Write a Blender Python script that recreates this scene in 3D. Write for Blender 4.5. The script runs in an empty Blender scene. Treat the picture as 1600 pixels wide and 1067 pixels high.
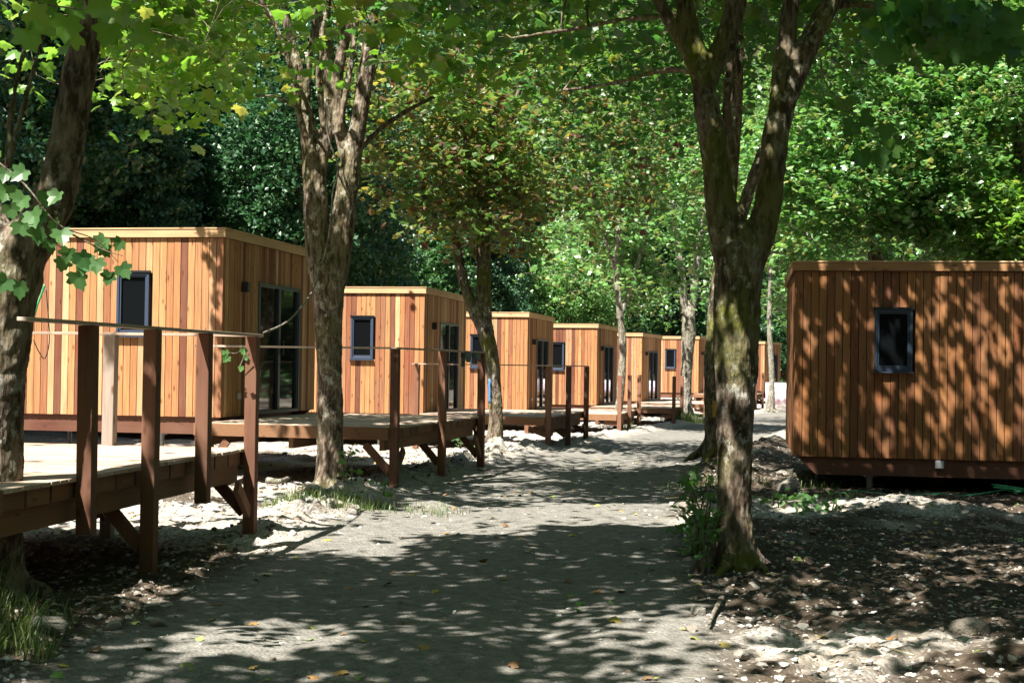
import bpy, math, random
import numpy as np
from mathutils import Matrix, Vector

R = math.radians
rng = np.random.default_rng(7)
random.seed(7)
scene = bpy.context.scene
col = scene.collection

# ------------------------------------------------------------------ camera
F = 2222.0                       # focal length in pixels of the 1600 px wide photograph
CAM = np.array([0.0, 0.0, 1.6])
PITCH, ROLL = math.atan((571 - 533.5) / F), R(0.8)
cam_data = bpy.data.cameras.new("camera")
cam_data.sensor_width = 36.0
cam_data.lens = F / 1600 * 36.0
cam_data.clip_start = 0.1
cam_data.clip_end = 1500
cam = bpy.data.objects.new("camera", cam_data)
col.objects.link(cam)
CM = Matrix.Rotation(R(90) + PITCH, 3, 'X') @ Matrix.Rotation(ROLL, 3, 'Z')
cam.matrix_world = Matrix.Translation(Vector(CAM)) @ CM.to_4x4()
scene.camera = cam
CMn = np.array(CM)

# ------------------------------------------------------------------ light
SUN_EL, SUN_AZ = 58.0, 37.0      # azimuth measured from straight behind the camera towards its left
SUN = np.array([-math.sin(R(SUN_AZ)) * math.cos(R(SUN_EL)), -math.cos(R(SUN_AZ)) * math.cos(R(SUN_EL)), math.sin(R(SUN_EL))])
world = bpy.data.worlds.new("World")
scene.world = world
world.use_nodes = True
wn = world.node_tree
sky = wn.nodes.new("ShaderNodeTexSky")
sky.sky_type = 'NISHITA'
sky.sun_disc = False
sky.sun_elevation = R(SUN_EL)
sky.sun_rotation = math.atan2(SUN[0], SUN[1])
wn.links.new(sky.outputs[0], wn.nodes["Background"].inputs[0])
wn.nodes["Background"].inputs[1].default_value = 0.05
sl = bpy.data.lights.new("sun", 'SUN')
sl.energy = 5.0
sl.angle = R(0.55)
sl.color = (1.0, 0.95, 0.87)
sun = bpy.data.objects.new("sun", sl)
col.objects.link(sun)
sun.rotation_euler = Vector(SUN).to_track_quat('Z', 'Y').to_euler()
scene.view_settings.view_transform = 'Standard'
scene.view_settings.look = 'None'
scene.view_settings.exposure = 1.85
scene.view_settings.gamma = 1
cy = scene.cycles
cy.max_bounces = 7
cy.diffuse_bounces = 2
cy.glossy_bounces = 2
cy.transmission_bounces = 4
cy.transparent_max_bounces = 4
cy.use_adaptive_sampling = True
cy.adaptive_threshold = 0.008
cy.use_denoising = True
cy.sample_clamp_indirect = 4.0

# ------------------------------------------------------------------ helpers
def at(px, py, Y):
    """the world point seen at a photo pixel, at distance Y in front of the camera"""
    d = CMn @ np.array([(px - 800) / F, (533.5 - py) / F, -1.0])
    return CAM + d * (Y / d[1])

def _h(ix, iy, s):
    n = (ix.astype(np.int64) * 374761393 + iy.astype(np.int64) * 668265263 + s * 1274126177) & 0xffffffff
    n = ((n ^ (n >> 13)) * 1274126177) & 0xffffffff
    return ((n ^ (n >> 16)) & 0xffff) / 65535.0

def noise2(x, y, s=0):
    x = np.asarray(x, float); y = np.asarray(y, float)
    ix, iy = np.floor(x), np.floor(y)
    fx, fy = x - ix, y - iy
    fx = fx * fx * (3 - 2 * fx); fy = fy * fy * (3 - 2 * fy)
    a = _h(ix, iy, s); b = _h(ix + 1, iy, s); c = _h(ix, iy + 1, s); d = _h(ix + 1, iy + 1, s)
    return (a + (b - a) * fx) * (1 - fy) + (c + (d - c) * fx) * fy

def fbm(x, y, s=0, o=4):
    r, a, t = 0, 1.0, 0
    for k in range(o):
        r = r + a * noise2(x * 2 ** k + 17.3 * k, y * 2 ** k + 5.1 * k, s + k)
        t += a; a *= 0.5
    return r / t - 0.5

def noise3(p, s=0):
    return (noise2(p[:, 0] + 0.37 * p[:, 2], p[:, 1], s) + noise2(p[:, 1] + 3.1, p[:, 2] + .21 * p[:, 0], s + 11) + noise2(p[:, 2] - 7.7, p[:, 0], s + 23)) / 3

def sstep(a, b, v):
    t = np.clip((v - a) / (b - a), 0, 1)
    return t * t * (3 - 2 * t)

PY = [-40, 0, 14, 20, 30, 42, 52, 62, 75, 110, 200]
PZ = [-.1, -.1, -.1, -.14, -.20, -.30, -.36, -.40, -.42, -.3, 0]
RY = [-20, 0, 8, 14, 20, 25, 33, 43, 55, 70, 85, 110]
RX = [-2.2, -1.2, -.6, -.2, .55, 1.6, 3.6, 6.3, 9.8, 15.0, 21.5, 33]

def road_d(x, y):
    c = np.interp(y, RY, RX)
    return np.abs(x - c) / np.sqrt(1 + .15)

def hill(x, y):
    def sp(v): return np.where(v > 20, v, np.log1p(np.exp(np.clip(v, -30, 20) * .8)) / .8)
    dl = (-20.5 + .235 * y) - x
    dr = x - (17 + .12 * y)
    df = y - 100 - .1 * x
    db = -y - 25
    return .55 * sp(dl) + .5 * sp(dr) + .45 * sp(df) + .3 * sp(db)

def ground(x, y, fine=True):
    x = np.asarray(x, float); y = np.asarray(y, float)
    z = np.interp(y, PY, PZ)
    h = hill(x, y)
    z = z + h * (1 + .25 * fbm(x * .08, y * .08, 3))
    rd = road_d(x, y)
    verge = sstep(1.6, 2.2, rd)
    near = 1 - sstep(13.0, 16.0, y)
    berm = np.exp(-((rd - 2.15) / .38) ** 2) * (1 - near * .62)
    n1 = fbm(x * .9, y * .9, 5)
    n2 = fbm(x * 3.1, y * 3.1, 9)
    z = z + .05 * fbm(x * .35, y * .35, 2) * 2
    z = z - .03 * near * verge
    z = z + berm * (.10 + .22 * n1 + .16 * n2)
    z = z + verge * (.10 * n1 + .09 * n2)
    # mounds of spoil
    for mx, my, mr, mh in MOUNDS:
        z = z + mh * np.exp(-(((x - mx) ** 2 + (y - my) ** 2) / mr ** 2)) * (1 + 1.2 * n2)
    # a shallow lengthwise rut each side of the road
    sd = x - np.interp(y, RY, RX)
    z = z - .02 * (np.exp(-((sd - .75) / .22) ** 2) + np.exp(-((sd + .75) / .22) ** 2))
    if fine:
        n3 = fbm(x * 11, y * 11, 13, 3)
        z = z + n3 * (.016 + .07 * verge + .07 * berm) + .02 * verge * np.abs(fbm(x * 23, y * 23, 51, 2)) * 2
    return z
MOUNDS = [(-.4, 27.3, 1.3, .22), (4.9, 17.3, .8, .16), (7.2, 17.0, 1.0, .10), (-1.3, 17.6, .9, .10), (3.0, 22.5, 1.2, .2),
          (1.7, 29.5, 1.1, .12), (-3.9, 9.2, .8, .12), (2.9, 8.4, .7, .08)]

def g(x, y):
    return float(ground(np.array([x]), np.array([y]), False)[0])

def new_mesh(name, V, faces_flat, counts, smooth=False):
    me = bpy.data.meshes.new(name)
    V = np.asarray(V, np.float32)
    faces_flat = np.asarray(faces_flat, np.int32); counts = np.asarray(counts, np.int32)
    me.vertices.add(len(V)); me.vertices.foreach_set("co", V.ravel())
    me.loops.add(len(faces_flat)); me.loops.foreach_set("vertex_index", faces_flat)
    me.polygons.add(len(counts))
    st = np.concatenate([[0], np.cumsum(counts)[:-1]]).astype(np.int32)
    me.polygons.foreach_set("loop_start", st)
    me.polygons.foreach_set("use_smooth", np.full(len(counts), bool(smooth)))
    me.update(calc_edges=True)
    me.validate()
    return me

class MB:
    def __init__(s): s.v = []; s.f = []; s.c = []; s.n = 0
    def add(s, V, faces):
        V = np.asarray(V, float)
        s.v.append(V)
        for f in faces:
            s.f.extend([i + s.n for i in f]); s.c.append(len(f))
        s.n += len(V)
    def add_arr(s, V, Fa):
        Fa = np.asarray(Fa)
        s.v.append(np.asarray(V, float))
        s.f.extend((Fa + s.n).ravel().tolist()); s.c.extend([Fa.shape[1]] * len(Fa))
        s.n += len(V)
    def box(s, x0, x1, y0, y1, z0, z1):
        V = [(x0, y0, z0), (x1, y0, z0), (x1, y1, z0), (x0, y1, z0), (x0, y0, z1), (x1, y0, z1), (x1, y1, z1), (x0, y1, z1)]
        s.add(V, [(0, 3, 2, 1), (4, 5, 6, 7), (0, 1, 5, 4), (1, 2, 6, 5), (2, 3, 7, 6), (3, 0, 4, 7)])
    def beam(s, a, b, w, h, up=(0, 0, 1)):
        a = np.array(a, float); b = np.array(b, float)
        d = b - a; L = np.linalg.norm(d); d /= L
        u = np.cross(d, up)
        if np.linalg.norm(u) < 1e-4: u = np.cross(d, (0, 1, 0))
        u /= np.linalg.norm(u); v = np.cross(u, d)
        V = []
        for p in (a, b):
            for su, sv in ((-1, -1), (1, -1), (1, 1), (-1, 1)):
                V.append(p + u * su * w / 2 + v * sv * h / 2)
        s.add(V, [(0, 1, 2, 3), (7, 6, 5, 4), (0, 4, 5, 1), (1, 5, 6, 2), (2, 6, 7, 3), (3, 7, 4, 0)])
    def tube(s, P, r, n=8, jit=0, seed=0, cap=True):
        P = np.asarray(P, float); r = np.broadcast_to(np.asarray(r, float), (len(P),))
        T = np.gradient(P, axis=0); T /= np.linalg.norm(T, axis=1)[:, None] + 1e-9
        ref = np.array([1.0, 0, 0]) if abs(T[0][0]) < .8 else np.array([0, 1.0, 0])
        U = ref - T * (T @ ref)[:, None]
        U /= np.linalg.norm(U, axis=1)[:, None] + 1e-9
        W = np.cross(T, U)
        a = np.linspace(0, 2 * np.pi, n, endpoint=False)
        ring = (np.cos(a)[None, :, None] * U[:, None] + np.sin(a)[None, :, None] * W[:, None])
        rr = r[:, None] * np.ones(n)[None]
        if jit:
            L = np.concatenate([[0], np.cumsum(np.linalg.norm(np.diff(P, axis=0), axis=1))])
            A = np.tile(a[None], (len(P), 1)); LL = np.tile(L[:, None], (1, n))
            k1 = noise2(np.cos(A) * 1.6 + 9 + LL * .4, np.sin(A) * 1.6 + LL * 2.2, seed) - .5
            k2 = noise2(np.cos(A) * 5 + 9 + LL, np.sin(A) * 5 + LL * 9, seed + 5) - .5
            rr = rr * (1 + jit * (1.5 * k1 + .9 * k2))
        V = (P[:, None] + ring * rr[..., None]).reshape(-1, 3)
        i = np.arange(len(P) - 1)[:, None]; j = np.arange(n)[None]
        j2 = (j + 1) % n
        Fa = np.stack([i * n + j, i * n + j2, (i + 1) * n + j2, (i + 1) * n + j], -1).reshape(-1, 4)
        base = s.n
        s.add_arr(V, Fa)
        if cap:
            s.f.extend([base + k for k in range(n)][::-1]); s.c.append(n)
            s.f.extend([base + (len(P) - 1) * n + k for k in range(n)]); s.c.append(n)
    def build(s, name, mat, parent=None, smooth=False, loc=None, bevel=0):
        me = new_mesh(name, np.concatenate(s.v), s.f, s.c, smooth)
        return link(name, me, mat, parent, loc, bevel)

def link(name, me, mat, parent=None, loc=None, bevel=0):
    o = bpy.data.objects.new(name, me)
    if mat is not None and not len(me.materials): me.materials.append(mat)
    col.objects.link(o)
    if parent is not None: o.parent = parent
    if loc is not None: o.location = loc
    if bevel:
        b = o.modifiers.new("bevel", 'BEVEL'); b.width = bevel; b.segments = 2; b.limit_method = 'ANGLE'
    return o

BT = {}
def fuse(o, voxel=.016, amp=.022, size=.05):
    """grow the overlapping limbs of one trunk together and roughen the bark"""
    r_ = o.modifiers.new('fuse', 'REMESH'); r_.mode = 'VOXEL'; r_.voxel_size = voxel; r_.use_smooth_shade = True
    s_ = o.modifiers.new('smooth', 'SMOOTH'); s_.factor = .5; s_.iterations = 3
    for sz, am in ((.16, amp), (size, amp * .6)):
        if sz not in BT:
            tx = bpy.data.textures.new('bark_relief', 'CLOUDS'); tx.noise_scale = sz; tx.noise_depth = 2; BT[sz] = tx
        d = o.modifiers.new('relief', 'DISPLACE'); d.texture = BT[sz]; d.strength = am; d.mid_level = .5
    return o

def tag(o, label=None, cat=None, group=None, kind=None):
    if label: o["label"] = label
    if cat: o["category"] = cat
    if group: o["group"] = group
    if kind: o["kind"] = kind
    return o

def empty(name, loc=(0, 0, 0), rz=0.0):
    o = bpy.data.objects.new(name, None)
    o.empty_display_size = .2
    o.location = loc; o.rotation_euler = (0, 0, rz)
    col.objects.link(o)
    return o

def copy_tree(o, parent=None):
    c = o.copy(); col.objects.link(c)
    if parent is not None: c.parent = parent
    for ch in list(o.children): copy_tree(ch, c)
    return c

def smooth_line(P, r, k=6):
    """Catmull-Rom through control points"""
    P = np.asarray(P, float); r = np.asarray(r, float)
    Q = np.vstack([2 * P[0] - P[1], P, 2 * P[-1] - P[-2]])
    rq = np.concatenate([[r[0]], r, [r[-1]]])
    out, ro = [], []
    for i in range(1, len(Q) - 2):
        for t in np.linspace(0, 1, k, endpoint=False):
            a = .5 * ((2 * Q[i]) + (-Q[i - 1] + Q[i + 1]) * t + (2 * Q[i - 1] - 5 * Q[i] + 4 * Q[i + 1] - Q[i + 2]) * t * t + (-Q[i - 1] + 3 * Q[i] - 3 * Q[i + 1] + Q[i + 2]) * t ** 3)
            out.append(a); ro.append(rq[i] * (1 - t) + rq[i + 1] * t)
    out.append(Q[-2]); ro.append(rq[-2])
    return np.array(out), np.array(ro)

# ------------------------------------------------------------------ materials
class NT:
    def __init__(s, name):
        s.m = bpy.data.materials.new(name); s.m.use_nodes = True
        s.t = s.m.node_tree; s.b = s.t.nodes["Principled BSDF"]; s.out = s.t.nodes["Material Output"]
    def n(s, typ, **kw):
        nd = s.t.nodes.new(typ)
        for k, v in kw.items(): setattr(nd, k, v)
        return nd
    def l(s, a, b): s.t.links.new(a, b)
    def coord(s, scale=(1, 1, 1), kind="Object"):
        tc = s.n("ShaderNodeTexCoord"); mp = s.n("ShaderNodeMapping"); mp.inputs["Scale"].default_value = scale
        s.l(tc.outputs[kind], mp.inputs[0]); return mp.outputs[0]
    def noise(s, co, sc, det=4, rough=.55):
        nd = s.n("ShaderNodeTexNoise"); nd.inputs["Scale"].default_value = sc; nd.inputs["Detail"].default_value = det
        nd.inputs["Roughness"].default_value = rough; s.l(co, nd.inputs["Vector"]); return nd.outputs[0]
    def voro(s, co, sc, feature='F1'):
        nd = s.n("ShaderNodeTexVoronoi", feature=feature); nd.inputs["Scale"].default_value = sc; s.l(co, nd.inputs["Vector"]); return nd
    def ramp(s, fac, stops, interp='LINEAR'):
        nd = s.n("ShaderNodeValToRGB"); cr = nd.color_ramp; cr.interpolation = interp
        while len(cr.elements) < len(stops): cr.elements.new(.5)
        for e, (p, c) in zip(cr.elements, stops):
            e.position = p; e.color = (c[0], c[1], c[2], 1) if hasattr(c, '__len__') else (c, c, c, 1)
        s.l(fac, nd.inputs[0]); return nd.outputs[0]
    def mix(s, fac, a, b, typ='MIX'):
        nd = s.n("ShaderNodeMix", data_type='RGBA', blend_type=typ)
        for sock, v in ((nd.inputs[0], fac), (nd.inputs[6], a), (nd.inputs[7], b)):
            if hasattr(v, 'is_linked'): s.l(v, sock)
            elif isinstance(v, (int, float)): sock.default_value = v
            else: sock.default_value = (*v, 1)
        return nd.outputs[2]
    def math(s, op, a, b=0.0):
        nd = s.n("ShaderNodeMath", operation=op)
        for sock, v in ((nd.inputs[0], a), (nd.inputs[1], b)):
            if hasattr(v, 'is_linked'): s.l(v, sock)
            else: sock.default_value = v
        return nd.outputs[0]
    def base(s, c):
        if hasattr(c, 'is_linked'): s.l(c, s.b.inputs["Base Color"])
        else: s.b.inputs["Base Color"].default_value = (*c, 1)
    def bump(s, h, strength=.5, dist=.02):
        nd = s.n("ShaderNodeBump"); nd.inputs["Strength"].default_value = strength; nd.inputs["Distance"].default_value = dist
        s.l(h, nd.inputs["Height"]); s.l(nd.outputs[0], s.b.inputs["Normal"])
    def rough(s, v, spec=.5):
        if hasattr(v, 'is_linked'): s.l(v, s.b.inputs["Roughness"])
        else: s.b.inputs["Roughness"].default_value = v
        s.b.inputs["Specular IOR Level"].default_value = spec

def wood(name, stops, grain_axis=2, grain=.35, rough=.7, knots=True, gscale=1.0):
    t = NT(name)
    geo = t.n("ShaderNodeNewGeometry"); oi = t.n("ShaderNodeObjectInfo")
    r = t.math('FRACT', t.math('ADD', geo.outputs["Random Per Island"], t.math('MULTIPLY', oi.outputs["Random"], 7.31)))
    c = t.ramp(r, stops)
    sc = [38 * gscale] * 3; sc[grain_axis] = 1.6 * gscale
    off = t.n("ShaderNodeVectorMath", operation='ADD')
    tc = t.n("ShaderNodeTexCoord"); t.l(tc.outputs["Object"], off.inputs[0])
    cmb = t.n("ShaderNodeCombineXYZ")
    big = t.math('MULTIPLY', r, 31.0)
    for k in range(3): t.l(big, cmb.inputs[k])
    t.l(cmb.outputs[0], off.inputs[1])
    mp = t.n("ShaderNodeMapping"); mp.inputs["Scale"].default_value = sc; t.l(off.outputs[0], mp.inputs[0])
    n1 = t.noise(mp.outputs[0], 1.0, 5, .6)
    g1 = t.ramp(n1, [(.25, 1 - grain), (.75, 1 + grain * .25)])
    c = t.mix(1.0, c, g1, 'MULTIPLY')
    if knots:
        sk = [9.0] * 3; sk[grain_axis] = 3.2
        mk = t.n("ShaderNodeMapping"); mk.inputs["Scale"].default_value = sk; t.l(off.outputs[0], mk.inputs[0])
        v = t.voro(mk.outputs[0], 1.0)
        kn = t.ramp(v.outputs["Distance"], [(.08, .0), (.19, 1)])
        c = t.mix(1.0, c, t.mix(kn, (.45, .3, .22), (1, 1, 1)), 'MULTIPLY')
    # uneven weathering
    n2 = t.noise(off.outputs[0], 1.3, 3)
    c = t.mix(t.ramp(n2, [(.35, 0.0), (.75, .35)]), c, (.20, .12, .075))
    t.base(c); t.rough(rough, .3)
    t.bump(n1, .25, .004)
    return t.m

M = {}
M['siding'] = wood('wood_siding', grain=.55, stops= [(0, (.42, .18, .065)), (.25, (.50, .26, .105)), (.42, (.38, .155, .055)), (.55, (.64, .41, .21)), (.67, (.30, .10, .042)), (.80, (.13, .038, .02)), (.90, (.22, .07, .034)), (1, (.46, .22, .085))])
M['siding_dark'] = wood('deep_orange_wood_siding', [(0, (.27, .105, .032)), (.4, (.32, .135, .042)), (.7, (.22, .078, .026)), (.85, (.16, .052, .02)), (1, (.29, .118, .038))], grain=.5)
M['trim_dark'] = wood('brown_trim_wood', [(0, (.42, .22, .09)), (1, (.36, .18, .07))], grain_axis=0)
M['trim'] = wood('pale_trim_wood', [(0, (.62, .42, .23)), (1, (.55, .34, .17))], grain_axis=0, knots=True)
M['core'] = wood('dark_backing_board', [(0, (.06, .03, .018)), (1, (.05, .025, .015))], knots=False)
M['skirt'] = wood('red_brown_beam', [(0, (.13, .045, .024)), (1, (.09, .03, .018))], grain_axis=0)
M['post'] = wood('red_cedar_post', [(0, (.18, .075, .04)), (.5, (.12, .05, .03)), (1, (.24, .11, .062))], rough=.75)
M['post_grey'] = wood('weathered_grey_post', [(0, (.36, .30, .25)), (1, (.30, .25, .21))], rough=.8)
M['deck'] = wood('deck_planks', [(0, (.50, .40, .31)), (.5, (.43, .32, .24)), (1, (.56, .46, .37))], grain_axis=0, rough=.75)
M['joist'] = wood('deck_joist_wood', [(0, (.27, .135, .062)), (1, (.16, .075, .038))], grain_axis=1, rough=.75)
M['roof'] = None
t = NT('roof_felt'); t.base((.10, .10, .10)); t.rough(.85); M['roof'] = t.m
t = NT('anthracite_frame'); t.base((.035, .05, .08)); t.rough(.35); M['frame'] = t.m
t = NT('window_glass'); t.base((.004, .005, .006)); t.rough(.15, .2)
t.l(t.noise(t.coord((1, 1, 1)), 1.5, 2), t.n("ShaderNodeBump").inputs["Height"]); M['glass'] = t.m
t = NT('door_glass'); t.base((.012, .014, .013)); t.rough(.03, .9); M['dglass'] = t.m
t = NT('black_metal'); t.base((.015, .015, .016)); t.rough(.4); M['black'] = t.m
t = NT('galvanised_steel'); t.base(t.ramp(t.noise(t.coord(), 25), [(.3, (.28, .29, .30)), (.7, (.42, .43, .44))])); t.b.inputs["Metallic"].default_value = .7; t.rough(.45); M['steel'] = t.m
t = NT('grey_plastic'); t.base((.35, .35, .36)); t.rough(.5); M['plastic'] = t.m
t = NT('green_hose_rubber'); t.base((.03, .26, .11)); t.rough(.4); M['hose'] = t.m
t = NT('yellow_tag_plastic'); t.base((.36, .21, .02)); t.rough(.55); M['yellow'] = t.m
t = NT('blue_marking_paint'); t.base((.05, .15, .32)); t.rough(.8); M['blue'] = t.m
t = NT('damp_grey_cloth'); t.base(t.ramp(t.noise(t.coord(), 14), [(.3, (.10, .13, .12)), (.7, (.20, .24, .22))])); t.rough(.9); M['cloth'] = t.m
t = NT('pink_white_tarpaulin')
t.base(t.ramp(t.noise(t.coord((1, 1, 1)), 1.6, 3), [(.42, (.72, .68, .72)), (.5, (.6, .34, .48)), (.58, (.78, .76, .78))])); t.rough(.6); M['tarp'] = t.m

def bark(name, c1, c2, lichen, moss, sc=1.0):
    t = NT(name)
    co = t.coord((1, 1, .28))
    n1 = t.noise(co, 16 * sc, 8, .65)
    n2 = t.noise(t.coord(), 2.2, 5, .6)
    n3 = t.noise(t.coord((1, 1, .7)), 15, 6, .7)
    n4 = t.noise(t.coord(), 1.1, 4)
    c = t.mix(t.ramp(n1, [(.42, 0), (.58, 1)]), c1, c2)
    c = t.mix(t.math('MULTIPLY', t.ramp(n3, [(.52, 0), (.60, 1)]), t.ramp(n2, [(.40, 0), (.62, lichen)])), c, (.38, .37, .32))
    c = t.mix(t.math('MULTIPLY', t.ramp(n4, [(.45, 0), (.6, moss)]), t.ramp(n1, [(.3, .3), (.6, 1)])), c, (.10, .11, .012))
    t.base(c); t.rough(.9, .2)
    v = t.voro(t.coord((1, 1, .3)), 30 * sc)
    t.bump(t.math('ADD', n1, t.math('MULTIPLY', v.outputs["Distance"], .6)), .9, .03)
    return t.m
M['bark'] = bark('maple_bark', (.045, .030, .019), (.20, .155, .115), 1.0, .4)
M['bark_moss'] = bark('mossy_maple_bark', (.04, .027, .017), (.175, .135, .10), 1.0, 1.0)
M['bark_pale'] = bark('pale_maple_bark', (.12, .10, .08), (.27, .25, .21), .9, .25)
M['bark_dark'] = bark('forest_bark', (.03, .022, .016), (.09, .07, .05), .5, .5, .6)

def leafmat(name, stops, tstops, trans=.42, rough=.42, spec=.5):
    t = NT(name)
    geo = t.n("ShaderNodeNewGeometry"); oi = t.n("ShaderNodeObjectInfo")
    r = t.math('FRACT', t.math('ADD', geo.outputs["Random Per Island"], oi.outputs["Random"]))
    c = t.ramp(r, stops); c2 = t.ramp(r, tstops)
    big = t.ramp(t.noise(t.coord(), .55, 3), [(.3, .72), (.7, 1.2)])
    c = t.mix(1.0, c, big, 'MULTIPLY'); c2 = t.mix(1.0, c2, big, 'MULTIPLY')
    t.base(c); t.rough(rough, spec)
    tr = t.n("ShaderNodeBsdfTranslucent"); t.l(c2, tr.inputs[0])
    mx = t.n("ShaderNodeMixShader"); mx.inputs[0].default_value = trans
    t.l(t.b.outputs[0], mx.inputs[1]); t.l(tr.outputs[0], mx.inputs[2]); t.l(mx.outputs[0], t.out.inputs[0])
    return t.m
G = lambda a, b, c: (a, b, c)
M['leaf'] = leafmat('maple_leaves', [(0, G(.05, .14, .015)), (.5, G(.085, .19, .022)), (.9, G(.12, .22, .03)), (1, G(.18, .18, .03))],
                    [(0, G(.2, .46, .03)), (.6, G(.3, .58, .05)), (.93, G(.42, .62, .08)), (1, G(.55, .48, .06))])
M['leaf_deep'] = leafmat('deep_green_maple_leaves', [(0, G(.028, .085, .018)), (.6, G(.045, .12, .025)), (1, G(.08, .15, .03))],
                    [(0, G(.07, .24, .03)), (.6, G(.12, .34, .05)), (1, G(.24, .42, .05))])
M['leaf_copper'] = leafmat('copper_tinged_maple_leaves', [(0, G(.05, .12, .025)), (.45, G(.08, .15, .04)), (.6, G(.13, .14, .04)), (.74, G(.09, .06, .022)), (.9, G(.09, .04, .02)), (1, G(.18, .15, .03))],
                    [(0, G(.12, .30, .04)), (.45, G(.24, .40, .07)), (.68, G(.38, .40, .07)), (.82, G(.2, .13, .04)), (.93, G(.14, .06, .025)), (1, G(.5, .42, .06))])
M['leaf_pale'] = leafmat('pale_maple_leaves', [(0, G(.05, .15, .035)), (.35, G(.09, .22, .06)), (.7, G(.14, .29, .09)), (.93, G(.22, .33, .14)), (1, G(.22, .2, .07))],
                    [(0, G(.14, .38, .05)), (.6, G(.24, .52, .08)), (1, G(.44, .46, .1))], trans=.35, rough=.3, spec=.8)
M['leaf_forest'] = leafmat('forest_leaves', [(0, G(.03, .09, .032)), (.6, G(.055, .135, .045)), (1, G(.09, .18, .055))],
                    [(0, G(.05, .18, .04)), (1, G(.1, .28, .05))], trans=.3)
M['leaf_dark'] = leafmat('dark_forest_leaves', [(0, G(.02, .07, .028)), (.7, G(.038, .105, .042)), (1, G(.065, .15, .05))],
                    [(0, G(.03, .14, .04)), (1, G(.07, .22, .06))], trans=.25)
M['leaf_shoot'] = leafmat('sycamore_shoot_leaves', [(0, G(.05, .13, .04)), (1, G(.09, .19, .06))], [(0, G(.12, .32, .05)), (1, G(.2, .42, .08))])
M['grass'] = leafmat('grass_blades', [(0, G(.06, .13, .03)), (.6, G(.12, .2, .05)), (1, G(.28, .24, .12))], [(0, G(.15, .3, .05)), (1, G(.35, .38, .12))])

# ------------------------------------------------------------------ sunlit clearings: the crowns are thin where these get their light
LIT = [  # x0,x1,y0,y1,z0,z1, share of leaves kept
    (-13.0, -4.75, 20.9, 22.6, .8, 3.7, .05), (-12.0, -2.0, 31.2, 32.8, .4, 3.3, .05), (-8.0, .4, 40.7, 42, .2, 3.1, .05),
    (-4.0, 2.9, 49.2, 50.5, .1, 3.1, .05), (-1.0, 5.2, 57.8, 59, .1, 3.1, .05), (3.0, 9.2, 70, 71.5, .1, 3.2, .05),
    (-7.5, -2.75, 9.6, 14.0, .7, .8, .04), (-10.0, -2.5, 15.0, 20.6, -.2, .0, .22), (-3.2, -1.0, 12.7, 16.5, -.2, .0, .06), (-1.2, .3, 14.3, 17.3, -.2, .0, .05), (.3, 2.3, 15.3, 17.9, -.2, .0, .05), (1.6, 2.0, 11.5, 12.0, .9, 1.8, .12), (5.4, 8.5, 20.2, 20.7, .4, 3.2, .65), (-2.8, -2.0, 7.2, 8.0, 1.9, 2.8, .1), (-3.3, -1.6, 18.5, 19.5, 4.2, 7.0, .35),
    (-4.2, -1.0, 13.9, 15.4, -.2, .0, .1),
    (-9.0, -1.5, 25.4, 31.0, -.3, .0, .10), (-6.0, 1.2, 33.5, 40.5, -.4, .0, .15), (-3.0, 4.5, 43.5, 49.5, -.5, .0, .2), (0, 14, 50, 75, -.5, .0, .3),
    (1.0, 3.6, 7.2, 8.0, -.2, .0, .5), (2.7, 3.6, 7.9, 8.6, -.2, .0, .6), (3.2, 8.0, 16.9, 18.4, -.2, .0, .3), (.8, 4.6, 24, 27, -.3, 0, .5),
    (2.6, 6.5, 30.0, 45.0, -.4, .0, .5), (2.0, 3.6, 42.0, 43.6, 0, 3, .3),
]
def carve(P):
    keep = np.ones(len(P))
    D = -SUN
    for x0, x1, y0, y1, z0, z1, k in LIT:
        ta = np.full(len(P), -1e9); tb = np.full(len(P), 1e9)
        for ax, (lo, hi) in enumerate(((x0, x1), (y0, y1), (z0, z1))):
            t0 = (lo - P[:, ax]) / D[ax]; t1 = (hi - P[:, ax]) / D[ax]
            ta = np.maximum(ta, np.minimum(t0, t1)); tb = np.minimum(tb, np.maximum(t0, t1))
        hit = (tb >= ta) & (tb > 0)
        keep[hit] = np.minimum(keep[hit], k)
    return rng.random(len(P)) < keep

# ------------------------------------------------------------------ leaves
def leaf_template(kind):
    if kind == 'maple':
        h = [(.05, .0), (.24, -.13), (.50, -.06), (.43, .12), (.66, .30), (.55, .45), (.36, .49), (.33, .76), (.17, .80)]
        o = h + [(0, 1.05)] + [(-x, y) for x, y in h[::-1]]
        V = [(0, .28, .03)] + [(x, y, -.30 * abs(x) ** 1.3 - .25 * max(0, y - .4) ** 1.2) for x, y in o]
        n = len(o)
        Fa = [(0, 1 + i, 1 + (i + 1) % n) for i in range(n)]
    elif kind == 'mid':
        o = [(0, 0), (.5, .05), (.34, .3), (.42, .66), (0, 1.05), (-.42, .66), (-.34, .3), (-.5, .05)]
        V = [(0, .32, .05)] + [(x, y, -.25 * abs(x)) for x, y in o]
        n = len(o)
        Fa = [(0, 1 + i, 1 + (i + 1) % n) for i in range(n)]
    else:
        V = [(0, 0, 0), (.42, .45, -.12), (0, 1, 0), (-.42, .45, -.12)]
        Fa = [(0, 1, 2), (0, 2, 3)]
    return np.array(V), np.array(Fa)

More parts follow.
